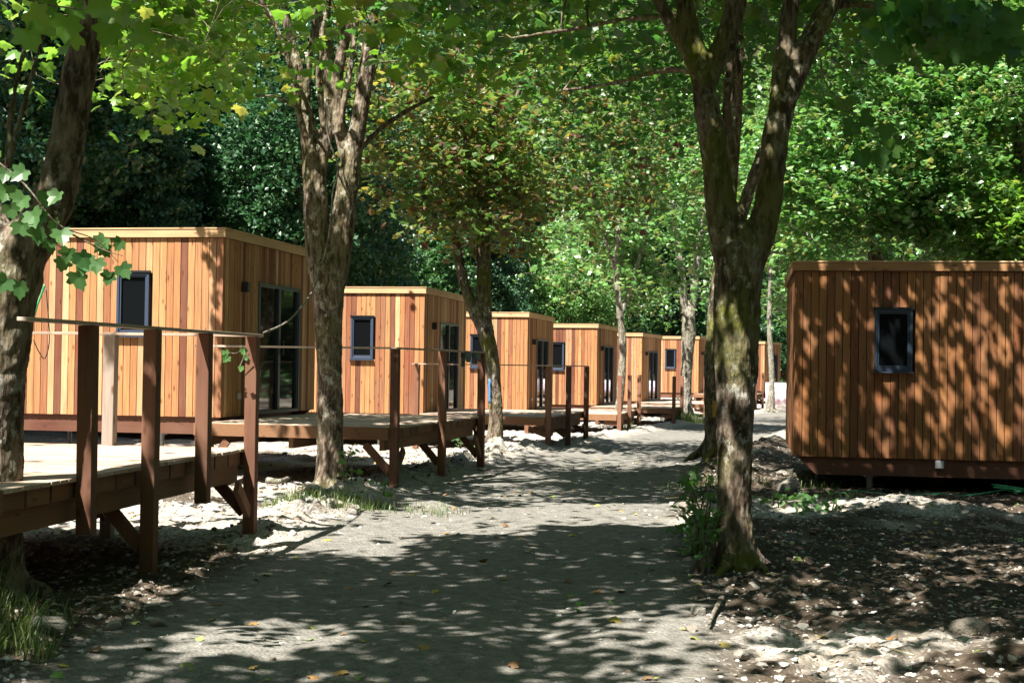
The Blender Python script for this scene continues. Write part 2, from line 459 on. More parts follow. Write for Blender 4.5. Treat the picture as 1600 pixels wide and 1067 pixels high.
def leaves_mesh(name, P, size, kind, tilt=.55, droop=.25, mat=None, face=None):
    """P: (N,3) leaf bases; every leaf an island of its own"""
    N = len(P)
    T, Fa = leaf_template(kind)
    yaw = rng.random(N) * 2 * np.pi
    ax = rng.normal(0, tilt, N); ay = rng.normal(-droop, tilt * .8, N)
    s = size * rng.uniform(.55, 1.2, N)
    cz, sz = np.cos(yaw), np.sin(yaw)
    cx, sx = np.cos(ay), np.sin(ay)
    cyy, syy = np.cos(ax), np.sin(ax)
    V = np.tile(T[None], (N, 1, 1)) * s[:, None, None]
    x, y, z = V[..., 0], V[..., 1], V[..., 2]
    x, z = x * cyy[:, None] + z * syy[:, None], -x * syy[:, None] + z * cyy[:, None]
    y, z = y * cx[:, None] - z * sx[:, None], y * sx[:, None] + z * cx[:, None]
    x, y = x * cz[:, None] - y * sz[:, None], x * sz[:, None] + y * cz[:, None]
    V = np.stack([x, y, z], -1) + P[:, None]
    FF = (Fa[None] + (np.arange(N) * len(T))[:, None, None]).reshape(-1, 3)
    me = new_mesh(name, V.reshape(-1, 3), FF.ravel(), np.full(len(FF), 3))
    if mat: me.materials.append(mat)
    return me

def spray_centres(lobes, n, gap=.42, seed=0, gs=.55, zcut=None):
    out = []
    tot = sum(l[3] * l[4] * l[5] for l in lobes)
    for (cx_, cy_, cz_, rx, ry, rz) in lobes:
        k = int(n * rx * ry * rz / tot * 2.2)
        d = rng.normal(size=(k, 3)); d /= np.linalg.norm(d, axis=1)[:, None]
        rad = rng.random(k) ** .38
        P = np.array([cx_, cy_, cz_]) + d * rad[:, None] * np.array([rx, ry, rz])
        out.append(P)
    P = np.concatenate(out)
    P = P[noise3(P * gs + seed * 3.7, seed) > gap]
    rng.shuffle(P)
    return P[:n]

def skeleton_twigs(mb, nodes, radii, targets, rmin=.006, sag=.15):
    """join every spray to the nearest point of the growing skeleton, so twigs fork like a tree's"""
    nodes = [np.array(p) for p in nodes]
    C = np.array(nodes); order = np.argsort([np.min(np.linalg.norm(C - t_, axis=1)) for t_ in targets])
    arr = np.zeros((len(nodes) + len(targets) * 4, 3)); rad = np.zeros(len(arr)); n = len(nodes)
    arr[:n] = C; rad[:n] = radii
    for oi in order:
        tg = targets[oi]
        d = arr[:n] - tg
        dist = np.linalg.norm(d, axis=1) + np.maximum(0, arr[:n, 2] - tg[2]) * .5
        k = int(np.argmin(dist)); a = arr[k]; L = np.linalg.norm(tg - a)
        if L < .12: continue
        r0 = max(rmin, min(rad[k] * .6, .012 + .012 * L))
        ts = np.array([0, .33, .66, 1.0])
        P = a + (tg - a) * ts[:, None]
        P[1:3, 2] += np.array([.1, .08]) * L
        P[1:3] += rng.normal(0, .05 * L, (2, 3))
        rr = r0 + (rmin * .6 - r0) * ts
        mb.tube(P, rr, 5 if r0 > .015 else 4, cap=False)
        for q in range(1, 4):
            arr[n] = P[q]; rad[n] = rr[q] * .9; n += 1

def leaves_on(P, per, spread, thick):
    n = len(P)
    a = rng.random((n, per)) * 2 * np.pi
    r = np.sqrt(rng.random((n, per))) * spread
    tilt = rng.normal(0, .25, (n, 2, 1))
    dx = np.cos(a) * r; dy = np.sin(a) * r
    dz = rng.normal(0, thick, (n, per)) + dx * tilt[:, 0] + dy * tilt[:, 1] - .25 * r
    return (P[:, None] + np.stack([dx, dy, dz], -1)).reshape(-1, 3)

def stem_px(pts, Y0):
    """pts: (px, py, width_px[, dY])"""
    P, r = [], []
    for q in pts:
        Y = Y0 + (q[3] if len(q) > 3 else 0)
        P.append(at(q[0], q[1], Y)); r.append(q[2] / 2 * Y / F)
    return np.array(P), np.array(r)

def maple(name, label, Y0, stems, lobes, n_spray, per=26, size=.15, kind='mid', leaf='leaf', barkm='bark', spread=.5, gap=.42, seed=1, flare=1.18, group='maples lining the track', extra_up=True, sub=7, jit=.10, dens_twig=1.0, stemsides=20, thin=(), vox=.018, wscale=1.0):
    mb = MB(); nodes, rads = [], []
    base = None
    for si, st in enumerate(stems):
        P, r = stem_px(st, Y0); r = r * wscale
        if si == 0:
            base = P[0].copy(); base[2] = g(base[0], base[1])
            # sink the foot in the ground with a root flare
            P = np.vstack([[P[0][0], P[0][1], base[2] - .25], P]); r = np.concatenate([[r[0] * flare * 1.1], r])
            r[1] *= flare
        Q, rq = smooth_line(P, r, sub)
        mb.tube(Q, rq, stemsides if rq.max() > .08 else 9, jit=jit, seed=seed * 7 + si)
        nodes += list(Q[len(Q) // 3:]) ; rads += list(rq[len(Q) // 3:])
    if flare > 1.1:
        for k in range(6):
            a_ = k * 1.05 + rng.uniform(-.3, .3); R0 = r[1] / flare if False else max(.08, stems[0][0][2] / 2 * Y0 / F * wscale)
            rt = R0 * rng.uniform(.30, .48); d_ = np.array([math.cos(a_), math.sin(a_)]); ln = R0 * rng.uniform(2.0, 3.0)
            pr_ = [(*(base[:2] + d_ * R0 * .45), base[2] + R0 * 1.7), (*(base[:2] + d_ * R0 * .95), base[2] + R0 * .55), (*(base[:2] + d_ * ln * .72), base[2] + .01), (*(base[:2] + d_ * ln), base[2] - .09)]
            Q, rq = smooth_line(pr_, [rt, rt * .95, rt * .7, rt * .3], 5); mb.tube(Q, rq, 8, jit=.1, seed=seed + k)
    root = empty(name, tuple(base))
    B = base
    S = spray_centres(lobes, n_spray, gap, seed)
    S = S[carve(S) | (rng.random(len(S)) < .12)]
    nodes = np.array(nodes); rads = np.array(rads)
    ok = nodes[:, 2] > min(l[2] - l[5] for l in lobes) - 1.2
    mt = MB()
    skeleton_twigs(mt, nodes[ok], rads[ok], S[: int(len(S) * dens_twig)])
    mb.v = [v - B for v in mb.v]; mt.v = [v - B for v in mt.v]
    to = mb.build('trunk', M[barkm], root, smooth=True)
    if vox: fuse(to, vox, .022 if Y0 < 25 else .018, .05)
    mt.build('branches', M[barkm], root, smooth=True)
    L = leaves_on(S, per, spread, .10)
    L = L[carve(L)]
    for x0, x1, y0, y1, z0, z1, kp in thin:
        inn = (L[:, 0] > x0) & (L[:, 0] < x1) & (L[:, 1] > y0) & (L[:, 1] < y1) & (L[:, 2] > z0) & (L[:, 2] < z1)
        L = L[~inn | (rng.random(len(L)) < kp)]
    me = leaves_mesh('crown', L - B, size, kind, mat=M[leaf])
    link('crown', me, None, root)
    tag(root, label, 'tree', group)
    return root

# ------------------------------------------------------------------ ground
def axis(dense, lo, hi, step, grow=1.06, mx=3.0):
    a = list(np.arange(dense[0], dense[1], step))
    s, v = step, a[-1]
    while v < hi: s = min(s * grow, mx); v += s; a.append(v)
    s, v, b = step, a[0], []
    while v > lo: s = min(s * grow, mx); v -= s; b.append(v)
    return np.array(b[::-1] + a)
gx = axis((-4.6, 5.2), -150, 150, .05, 1.05)
gy = axis((7.0, 18.0), -60, 230, .05, 1.03)
X, Yg = np.meshgrid(gx, gy)
xf, yf = X.ravel(), Yg.ravel()
zf = ground(xf, yf)
nx, ny = len(gx), len(gy)
i, j = np.meshgrid(np.arange(ny - 1), np.arange(nx - 1), indexing='ij')
Fa = np.stack([i * nx + j, i * nx + j + 1, (i + 1) * nx + j + 1, (i + 1) * nx + j], -1).reshape(-1, 4)
me = new_mesh('ground', np.stack([xf, yf, zf], -1), Fa.ravel(), np.full(len(Fa), 4), True)
rd = road_d(xf, yf) + .35 * fbm(xf * 1.3, yf * 1.3, 31)
roadm = 1 - sstep(1.45, 1.95, rd)
sdx = xf - np.interp(yf, RY, RX)
grav = sstep(-.02, .10, fbm(xf * .45, yf * .45, 41) + np.where(sdx < 0, .24, -.18) - .42 * (sdx < 0) * (1 - sstep(11.8, 13.6, yf)) + .28 * np.exp(-((yf - 18.0) / 1.3) ** 2) * (sdx > 0) + .3 * sstep(26, 34, yf) + .02 * (1 - sstep(7.6, 9.0, yf)) * (sdx > 1.5))  # near left verge turned to dark soil, standing in for shade by the deck
forest = sstep(.3, 2.0, hill(xf, yf))
shade = np.stack([roadm, grav, forest, np.ones_like(roadm)], -1).astype(np.float32)
ca = me.color_attributes.new("zone", 'FLOAT_COLOR', 'POINT')
ca.data.foreach_set("color", shade.ravel())
t = NT('dusty_gravel_ground')
at_ = t.n("ShaderNodeAttribute", attribute_name="zone")
sep = t.n("ShaderNodeSeparateColor"); t.l(at_.outputs["Color"], sep.inputs[0])
co = t.coord()
nA = t.noise(co, 1.2, 6, .6); nB = t.noise(co, 9, 6, .65); nC = t.noise(co, 60, 4, .6)
vor = t.voro(co, 34); vor2 = t.voro(co, 90)
roadc = t.mix(t.ramp(nB, [(.3, 0), (.7, 1)]), (.095, .09, .078), (.215, .205, .18))
roadc = t.mix(t.ramp(vor2.outputs["Distance"], [(.1, .5), (.4, 0)]), roadc, (.36, .355, .33))
gravc = t.mix(t.ramp(vor.outputs["Color"], [(.2, 0), (.8, 1)]), (.20, .185, .16), (.48, .46, .42))
gravc = t.mix(t.ramp(nA, [(.42, 0), (.62, .75)]), gravc, (.30, .25, .19))
soil = t.mix(t.ramp(nB, [(.35, 0), (.7, 1)]), (.032, .023, .016), (.10, .077, .055))
soil = t.mix(t.ramp(vor.outputs["Color"], [(.78, 0), (.86, .8)]), soil, (.30, .28, .24))
fl = t.mix(nB, (.03, .024, .014), (.05, .055, .02))
c = t.mix(sep.outputs[1], soil, gravc)
c = t.mix(sep.outputs[0], c, roadc)
c = t.mix(sep.outputs[2], c, fl)
t.base(c); t.rough(.95, .15)
hh = t.math('ADD', t.math('MULTIPLY', nC, .5), t.math('MULTIPLY', t.math('SUBTRACT', 1.0, vor.outputs["Distance"]), .8))
hh = t.math('ADD', hh, nB)
t.bump(hh, .7, .03)
me.materials.append(t.m)
tag(link('ground', me, None), kind='structure')

# ------------------------------------------------------------------ cabins
BW = .112
def boards(mb, run, z0, z1, place, holes):
    """vertical boards along a wall; place(u0,u1,z0,z1,d) puts one board"""
    n = int(round(run / BW)); w = run / n
    for k in range(n):
        a, b = k * w + .0048, (k + 1) * w - .0048
        segs = [(z0, z1)]
        for (h0, h1, hz0, hz1) in holes:
            if b > h0 + .01 and a < h1 - .01:
                ns = []
                for s0, s1 in segs:
                    if s0 < hz0: ns.append((s0, hz0))
                    if s1 > hz1: ns.append((hz1, s1))
                segs = ns
        for s0, s1 in segs: place(a, b, s0 - random.uniform(0, .004), s1, random.uniform(0, .004))

def make_cabin(Lx=9.0, W=4.3, H=2.8, side=-1, wf=(1.17, .52, 1.2, .95), door=True, sm='siding', tm='trim'):
    """origin: the near corner on the track's side at siding foot; body runs to side*Lx in local x and +W in local y"""
    root = empty('timber_cabin')
    s = side
    X = lambda a, b: (min(s * a, s * b), max(s * a, s * b))
    # inner carcass
    m = MB(); x0, x1 = X(.045, Lx - .045)
    holes_f = [(wf[0], wf[0] + wf[1], wf[2], wf[2] + wf[3])]
    m.box(x0, x1, .10, W - .045, .0, H - .02)
    m.build('wall', M['core'], root)
    # siding
    m = MB()
    dh = [(1.45, 3.42, -.1, 2.1)] if door else []
    def pf(a, b, c, d, e): q = X(a, b); m.box(q[0], q[1], -.0 - e, .10, c, d)
    def pb(a, b, c, d, e): q = X(a, b); m.box(q[0], q[1], W - .03, W + e, c, d)
    def pr(a, b, c, d, e): q = X(-e, .043); m.box(q[0], q[1], a, b, c, d)
    def pl(a, b, c, d, e): q = X(Lx - .043, Lx + e); m.box(q[0], q[1], a, b, c, d)
    boards(m, Lx, 0, H - .13, pf, holes_f); boards(m, Lx, 0, H - .13, pb, [])
    sub = .012
    def shift(fn): return lambda a, b, c, d, e: fn(a + .101, b + .101, c, d, e)
    boards(m, W - .135, 0, H - .13, shift(pr), [(h0 - .101, h1 - .101, c, d) for h0, h1, c, d in dh]); boards(m, W - .135, 0, H - .13, shift(pl), [])
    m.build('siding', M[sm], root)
    # roof-edge trim boards and roof
    m = MB()
    q = X(-.04, Lx + .04)
    m.box(q[0], q[1], -.045, -.012, H - .122, H)
    m.box(q[0], q[1], W + .012, W + .045, H - .122, H)
    a, b = X(-.04, -.01); m.box(a, b, -.010, W + .010, H - .122, H - .002)
    a, b = X(Lx + .01, Lx + .04); m.box(a, b, -.010, W + .010, H - .122, H - .002)
    m.build('fascia', M[tm], root, bevel=.003)
    m = MB(); m.box(q[0] - .01, q[1] + .01, -.055, W + .055, H + .002, H + .022)
    m.build('roof', M['trim'], root)
    # skirt beam, stepped in, with a tapered nose
    m = MB()
    for sy in (.05, W - .13):
        za, zb = -.26, -.004
        V = []
        for yy in (sy, sy + .08):
            V += [(s * .05, yy, zb), (s * .32, yy, za), (s * (Lx - .32), yy, za), (s * (Lx - .05), yy, zb)]
        m.add(V, [(0, 1, 2, 3), (7, 6, 5, 4), (0, 4, 5, 1), (1, 5, 6, 2), (2, 6, 7, 3), (3, 7, 4, 0)])
    for xx in (.36, Lx - .44):
        a, b = X(xx, xx + .08); m.box(a, b, .131, W - .131, -.22, -.01)
    m.build('base_frame', M['skirt'], root)
    for k, (px, py) in enumerate(((1.1, .35), (4.5, .35), (8.0, .35), (1.1, W - .4), (4.5, W - .4), (8.0, W - .4))):
        m = MB(); m.tube([(s * px, py, -1.25), (s * px, py, -.30)], .045, 12); m.tube([(s * px, py, -.30), (s * px, py, -.27)], .09, 12)
        m.build('pile', M['steel'], root, smooth=False)
    # window
    def window(u, w, z, h, rooty):
        m = MB(); fr = .042
        a, b = X(u, u + fr); m.box(a, b, -.03, .06, z, z + h)
        a, b = X(u + w - fr, u + w); m.box(a, b, -.03, .06, z, z + h)
        a, b = X(u + fr, u + w - fr); m.box(a, b, -.028, .06, z + h - fr, z + h); m.box(a, b, -.028, .06, z, z + fr)
        # inner sash
        fi = .026
        for (p, r_) in ((u + fr, u + fr + fi), (u + w - fr - fi, u + w - fr)):
            a, b = X(p, r_); m.box(a, b, -.012, .05, z + fr, z + h - fr)
        a, b = X(u + fr + fi, u + w - fr - fi)
        m.box(a, b, -.010, .05, z + fr, z + fr + fi * 1.6); m.box(a, b, -.010, .05, z + h - fr - fi, z + h - fr)
        win = m.build('window', M['frame'], root, bevel=.003)
        m2 = MB(); a, b = X(u + fr, u + w - fr); m2.box(a, b, .02, .03, z + fr, z + h - fr); m2.build('pane', M['glass'], win)
        m2 = MB(); a, b = X(u - .02, u + w + .02); m2.box(a, b, -.075, .0, z - .022, z - .002); m2.build('sill', M['frame'], win)
        m2 = MB(); m2.box(a, b, -.05, .0, z + h + .002, z + h + .03); m2.build('rain_drip', M['black'], win)
    window(*wf, root)
    if door:
        y0, y1, h = 1.45, 3.42, 2.1
        m = MB(); fr = .06
        xo, xi = -.02, .06
        a, b = X(xo, xi)
        m.box(a, b, y0, y0 + fr, 0, h); m.box(a, b, y1 - fr, y1, 0, h)
        m.box(a, b, y0 + fr, y1 - fr, h - fr, h - .001); m.box(a, b, y0 + fr, y1 - fr, .0, .05)
        ym = (y0 + y1) / 2
        a, b = X(xo + .01, xi - .012)
        m.box(a, b, ym - .05, ym + .05, .051, h - fr - .001)
        a, b = X(xo + .015, xi - .02)
        for ya, yb in ((y0 + fr + .001, y0 + fr + .05), (y1 - fr - .05, y1 - fr - .001)):
            m.box(a, b, ya, yb, .051, h - fr - .001)
        d = m.build('door', M['frame'], root, bevel=.003)
        m = MB(); a, b = X(.035, .042); m.box(a, b, y0 + .11, ym - .05, .05, h - .06); m.box(a, b, ym + .05, y1 - .11, .05, h - .06)
        m.build('pane', M['dglass'], d)
        m = MB(); a, b = X(-.06, -.035); m.box(a, b, ym + .06, ym + .085, .95, 1.2); a, b = X(-.036, -.0); m.box(a, b, ym + .062, ym + .083, .97, 1.0); m.box(a, b, ym + .062, ym + .083, 1.15, 1.18)
        m.build('handle', M['black'], d)
        m = MB(); a, b = X(-.11, -.008); m.box(a, b, .72, .82, 1.9, 2.06)
        lamp = m.build('wall_lamp', M['black'], root, bevel=.004)
        m = MB(); a, b = X(-.045, -.008); m.box(a, b, .60, .69, .26, .35)
        m.build('socket', M['plastic'], root, bevel=.004)
    return root

CAB = [  # corner px, top py, foot py, slope of the door face, label
    (345, 358, 652, .190, 'nearest larch cabin of the left row, behind the first two decks'),
    (661, 450, 647, .188, 'second cabin of the left row, whose window shows beside the forked trunk'),
    (823, 489, 641, .205, 'third cabin of the left row, half behind the trunk with blue paint'),
    (932, 507, 633, .240, 'fourth cabin of the left row, left of the slim pale trunk'),
    (1002, 521, 627, .300, 'fifth cabin of the left row, just right of the slim pale trunk'),
    (1091, 526, 614, .330, 'sixth cabin of the left row, showing a whole window behind the far trunk'),
    (1194, 534, 611, .420, 'seventh cabin, small in the gap right of the big mossy trunk'),
    (1240, 551, 612, .450, 'farthest and smallest cabin, beside the edge of the right hand cabin')]
proto = make_cabin()
cab_pos = []
for k, (cx_, ty, by, sl_, lab) in enumerate(CAB):
    Y = 2.8 * F / (by - ty) * 1.0
    p = at(cx_, by, Y)
    o = proto if k == 0 else copy_tree(proto)
    o.location = p; o.rotation_euler = (0, 0, -math.atan(sl_))
    tag(o, lab, 'cabin', 'timber cabins along the track')
    cab_pos.append((p, sl_))
pR = at(1240, 712, 20.6)
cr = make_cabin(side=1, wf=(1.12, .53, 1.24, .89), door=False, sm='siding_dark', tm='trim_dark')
cr.location = pR; cr.rotation_euler = (0, 0, -math.atan(.165))
tag(cr, 'dark dappled cabin alone on the right of the track', 'cabin', 'timber cabins along the track')
m = MB(); m.box(3.38, 3.48, -.10, -.008, 1.98, 2.14); m.build('wall_lamp', M['black'], cr, bevel=.004)
m = MB(); m.box(1.98, 2.10, -.012, .048, -.13, -.02); m.build('junction_box', M['plastic'], cr, bevel=.004)

# ------------------------------------------------------------------ decks
def make_deck(name, label, p, slope, D, W, posts, rails, lean=(0, 0), greypost=None, plank_gap=.008):
    """p: near corner on the track side, at deck surface. Local x towards the track, y along it. posts: (x, y, to_ground, has_top)"""
    a = math.atan(slope)
    root = empty(name, p, -a)
    ca, sa = math.cos(a), math.sin(a)
    def gz(x, y): return g(p[0] + x * ca + y * sa, p[1] - x * sa + y * ca) - p[2]
    m = MB(); n = int(W / .128); w = W / n
    for k in range(n):
        m.box(-D + random.uniform(0, .01), .03 + random.uniform(-.008, .01), k * w + plank_gap / 2, (k + 1) * w - plank_gap / 2, -.028, random.uniform(-.002, .001))
    m.build('decking', M['deck'], root)
    m = MB()
    # blocking row along the track edge and cross joists
    y = .03
    while y < W - .1:
        L = min(.36, W - .03 - y)
        for xe in (-.055, -D + .02): m.box(xe, xe + .04, y, y + L - .035, -.15, -.030)
        y += .36
    for yy in np.arange(.0, W + .01, W / 9):
        yb = min(max(yy - .022, .001), W - .046)
        m.box(-D + .07, -.06, yb, yb + .045, -.15, -.031)
    m.build('joist', M['joist'], root)
    for xe in (-.10, -D * .5, -D + .08):
        m = MB(); m.box(xe - .035, xe + .035, .05, W - .05, -.32, -.152)
        m.build('beam', M['joist'], root)
    m = MB(); m.box(-D, .02, -.042, -.002, -.17, -.001); m.build('edge_board', M['joist'], root)
    m = MB(); m.box(-D, .02, W + .002, W + .042, -.17, -.001); m.build('edge_board', M['joist'], root)
    for k, (x, y, tg, top) in enumerate(posts):
        s_ = .057
        zb = gz(x, y) - .15 if tg else -.40
        m = MB()
        zt = 1.07 if top else -.04
        dx = random.uniform(-.012, .012)
        V = []
        for z, ox in ((zb, 0), (zt, dx)):
            for sx_, sy_ in ((-1, -1), (1, -1), (1, 1), (-1, 1)): V.append((x + sx_ * s_ + ox, y + sy_ * s_ * .95, z))
        m.add(V, [(0, 3, 2, 1), (4, 5, 6, 7), (0, 1, 5, 4), (1, 2, 6, 5), (2, 3, 7, 6), (3, 0, 4, 7)])
        m.build('post', M['post_grey'] if greypost == k else M['post'], root, bevel=.006)
        if tg:
            m = MB()
            sx_ = -1 if x > -D / 2 else 1
            m.beam((x + sx_ * .06, y, max(zb + .35, -.78)), (x + sx_ * .42, y, -.24), .105, .05, (0, 1, 0))
            m.build('brace', M['post'], root)
            sy_ = 1 if y < W / 2 else -1
            if abs(y - W / 2) > .3:
                m = MB(); m.beam((x, y + sy_ * .06, max(zb + .35, -.74)), (x, y + sy_ * .40, -.33), .105, .05, (1, 0, 0)); m.build('brace', M['post'], root)
    for (a_, b_) in rails:
        m = MB()
        a_ = np.array(a_); b_ = np.array(b_)
        m.beam((a_[0], a_[1], 1.084), (b_[0], b_[1], 1.084), .095, .026)
        m.build('handrail', M['deck'], root, bevel=.003)
    tag(root, label, 'deck', 'wooden decks in front of the cabins')
    return root

# foreground deck: its track edge from far corner at (385,702) towards the camera
pf = at(384, 703, 13.75); pf[2] = .77; sl0 = .14
pn = pf - np.array([sl0, 1, 0]) * 4.75; pn[2] = pf[2]
make_deck('timber_deck', 'nearest deck at lower left, bleached boards and four stout posts', tuple(pn), sl0, 2.75, 4.8,
          [(.085, 1.08, False, True), (.085, 2.22, True, True), (.085, 3.4, False, True), (.085, 4.7, True, True), (-1.36, 4.72, True, True), (-2.6, .3, True, False), (-2.6, 4.4, True, False)],
          [((.085, .1), (.085, 4.88)), ((.02, 4.78), (-2.9, 4.68))], greypost=4)
pA = at(606, 668, 19.4); pA = np.array([pA[0], pA[1], pA[2]])
make_deck('timber_deck', 'second deck, level with the first cabin door and railed, behind the forked trunk', tuple(pA), .235, 2.85, 4.85,
          [(.085, .05, True, True), (.085, 2.4, True, True), (.085, 4.78, True, True), (-2.78, .02, True, True), (-2.6, 4.5, True, False)],
          [((.085, -.05), (.085, 4.9)), ((.02, .02), (-2.86, .02))])
pB = at(850, 652, 29.8)
make_deck('timber_deck', 'third deck, railed, its three dark posts right of the blue painted trunk', tuple(pB), .23, 2.9, 4.7,
          [(.085, .05, True, True), (.085, 2.3, True, True), (.085, 4.6, True, True), (-2.8, .02, True, True), (-2.6, 4.5, True, False)],
          [((.085, -.05), (.085, 4.7)), ((.02, .02), (-2.9, .02))])
for k, (cp, D, lab) in enumerate(((cab_pos[2], 2.75, 'fourth deck, unrailed, with two posts standing right of the slim pale trunk'), (cab_pos[3], 2.75, 'fifth deck, pale and unrailed, behind the far grassy trunk'),
                                  (cab_pos[4], 2.75, 'sixth deck, low and far off, left of the big mossy trunk'), (cab_pos[5], 2.6, 'farthest visible deck, a pale strip beside the big mossy trunk'))):
    p, s_ = cp
    a = math.atan(s_)
    q = np.array([p[0] + D * math.cos(a) - 1.3 * math.sin(a), p[1] - D * math.sin(a) - 1.3 * math.cos(a), p[2] - .02])
    make_deck('timber_deck', lab, tuple(q), s_, D, 4.9, [(.085, .05, True, True), (.085, 2.4, True, True), (.085, 4.8, True, True), (-2.5, .03, True, False)], [])

# ------------------------------------------------------------------ maples of the avenue
def lb(*a): return a
maple('maple_tree', 'leaning lichen-spotted maple at the left edge of the photo', 9.7,
      [[(-8, 950, 88), (-6, 800, 84), (-4, 650, 84), (8, 520, 92), (18, 430, 108), (32, 385, 90), (38, 350, 40)],
       [(30, 400, 96), (62, 350, 78), (92, 290, 64), (108, 200, 58), (124, 110, 54), (137, 30, 48), (150, -80, 44), (170, -260, 34), (150, -420, 20)],
       [(10, 410, 80), (-25, 330, 60, .1), (-60, 200, 48, .2), (-100, 0, 40, .4), (-130, -250, 28, .6)],
       [(12, 260, 12, -.5), (30, 190, 12, -.4), (52, 110, 10, -.3), (78, 20, 9, -.2), (110, -80, 8, 0)],
       [(8, 300, 14, -.3), (22, 150, 11, -.2), (50, 40, 9, 0), (90, -60, 7, .2)],
       [(160, -120, 22), (260, -190, 20, .8), (400, -180, 16, 1.8), (520, -100, 12, 2.6)]],
      [(-4.2, 9.0, 7.3, 3.6, 3.6, 2.9), (-2.6, 12.2, 6.3, 2.6, 2.6, 2.1), (-4.2, 13.5, 6.2, 2.4, 2.8, 2.2), (-1.0, 9.2, 7.3, 2.4, 3, 1.9), (-3.9, 15.0, 5.6, 1.9, 2.2, 1.7), (-2.2, 13.6, 5.7, 1.6, 2.0, 1.4)], 900, per=24, size=.14, kind='maple', seed=1, gap=.38, spread=.7, wscale=.92)
maple('maple_tree', 'grey forked maple standing before the second deck', 18.9,
      [[(517, 766, 50), (516, 700, 43), (515, 600, 42), (513, 520, 44), (512, 450, 54), (511, 415, 58), (514, 385, 28)],
       [(508, 450, 36), (501, 420, 42), (493, 340, 42), (490, 260, 36), (478, 180, 24), (462, 90, 18), (440, 0, 15), (420, -120, 12)],
       [(518, 455, 38), (525, 425, 44), (536, 350, 40), (546, 270, 36), (560, 190, 28), (575, 90, 26), (582, 0, 22), (590, -130, 16)],
       [(493, 300, 24), (508, 220, 22), (512, 140, 20), (500, 60, 16), (490, -40, 14), (470, -200, 10)],
       [(545, 270, 20), (530, 190, 22), (528, 120, 20), (542, 40, 18), (550, -60, 14), (560, -200, 9)],
       [(488, 240, 14, -.2), (470, 190, 12, -.3), (455, 110, 10, -.4), (430, 40, 9, -.5), (380, -40, 8, -.6)],
       [(556, 240, 12, .2), (590, 205, 10, .4), (625, 180, 9, .8), (680, 150, 7, 1.3)],
       [(495, 262, 12, .1), (481, 170, 11, 0), (487, 70, 10, -.1), (500, -60, 7, -.1)], [(528, 210, 12, -.1), (545, 120, 11, -.1), (557, 30, 10, 0), (562, -80, 8, 0)], [(561, 175, 12, .2), (588, 95, 10, .3), (600, 10, 9, .4), (612, -90, 7, .5)], [(505, 200, 10, -.1), (497, 110, 9, -.1), (512, 10, 8, 0), (520, -70, 7, 0)],
      [(512, 210, 14, .1), (520, 120, 12, .2), (512, 30, 11, .3), (520, -80, 10, .4)]],
      [(-2.4, 19.0, 8.3, 3.9, 3.9, 3.4), (-4.3, 18.0, 6.6, 2.0, 2.4, 1.9), (-.6, 20.2, 7.3, 2.2, 2.2, 2.2)], 760, per=24, size=.15, kind='mid', seed=2, gap=.45, barkm='bark', jit=.09, wscale=.93, thin=[(-3.4, -1.5, 14, 18.9, 3, 7.0, .06), (-3.0, -1.9, 18.9, 19.6, 3, 7.0, .3)])
maple('maple_tree', 'copper-leaved maple with blue paint on its trunk', 28.6,
      [[(772, 698, 31), (775, 650, 26), (772, 600, 26), (766, 550, 30), (757, 510, 34), (750, 485, 28), (748, 470, 12)],
       [(752, 510, 22), (738, 480, 22), (722, 430, 19), (712, 380, 17), (704, 340, 15), (690, 290, 11), (670, 230, 8), (650, 150, 6)],
       [(758, 515, 28), (756, 480, 29), (756, 430, 27), (756, 370, 25), (764, 310, 22), (780, 260, 16), (800, 180, 11), (830, 80, 8), (850, 0, 6)],
       [(758, 350, 20), (742, 290, 14), (728, 220, 11), (722, 120, 9), (700, 0, 7)],
       [(766, 310, 14), (766, 240, 12), (770, 150, 10), (768, 50, 8), (775, -40, 6)]],
      [(-.3, 28.8, 7.6, 3.9, 3.6, 3.7), (-1.2, 28, 5.3, 2.0, 2.0, 1.2), (1.2, 29.3, 6.2, 2.5, 2.4, 1.9)], 760, per=26, size=.15, kind='mid', leaf='leaf_copper', seed=3, gap=.46, barkm='bark_moss', wscale=.82)
maple('maple_tree', 'slim pale sunlit maple by the fourth deck', 42,
      [[(966, 673, 15), (967, 640, 12.5), (971, 590, 12), (973, 540, 12), (968, 480, 11), (964, 420, 11), (966, 360, 10), (960, 280, 8), (955, 180, 6)],
       [(968, 500, 7), (985, 450, 6), (1000, 400, 5), (1015, 320, 4)], [(964, 430, 7), (945, 370, 6), (925, 300, 5), (905, 200, 4)]],
      [(3.2, 42, 8.0, 4.3, 4.0, 4.3), (2.4, 41.4, 5.2, 2.8, 2.5, 1.3), (4.8, 42, 5.0, 2.2, 2.2, 1.3), (4.4, 43, 4.0, 2.0, 1.8, 1.0), (1.6, 43, 4.6, 1.8, 1.8, 1.0)], 850, per=28, size=.17, kind='mid', leaf='leaf_pale', seed=4, gap=.40, barkm='bark_pale', spread=.6, stemsides=14)
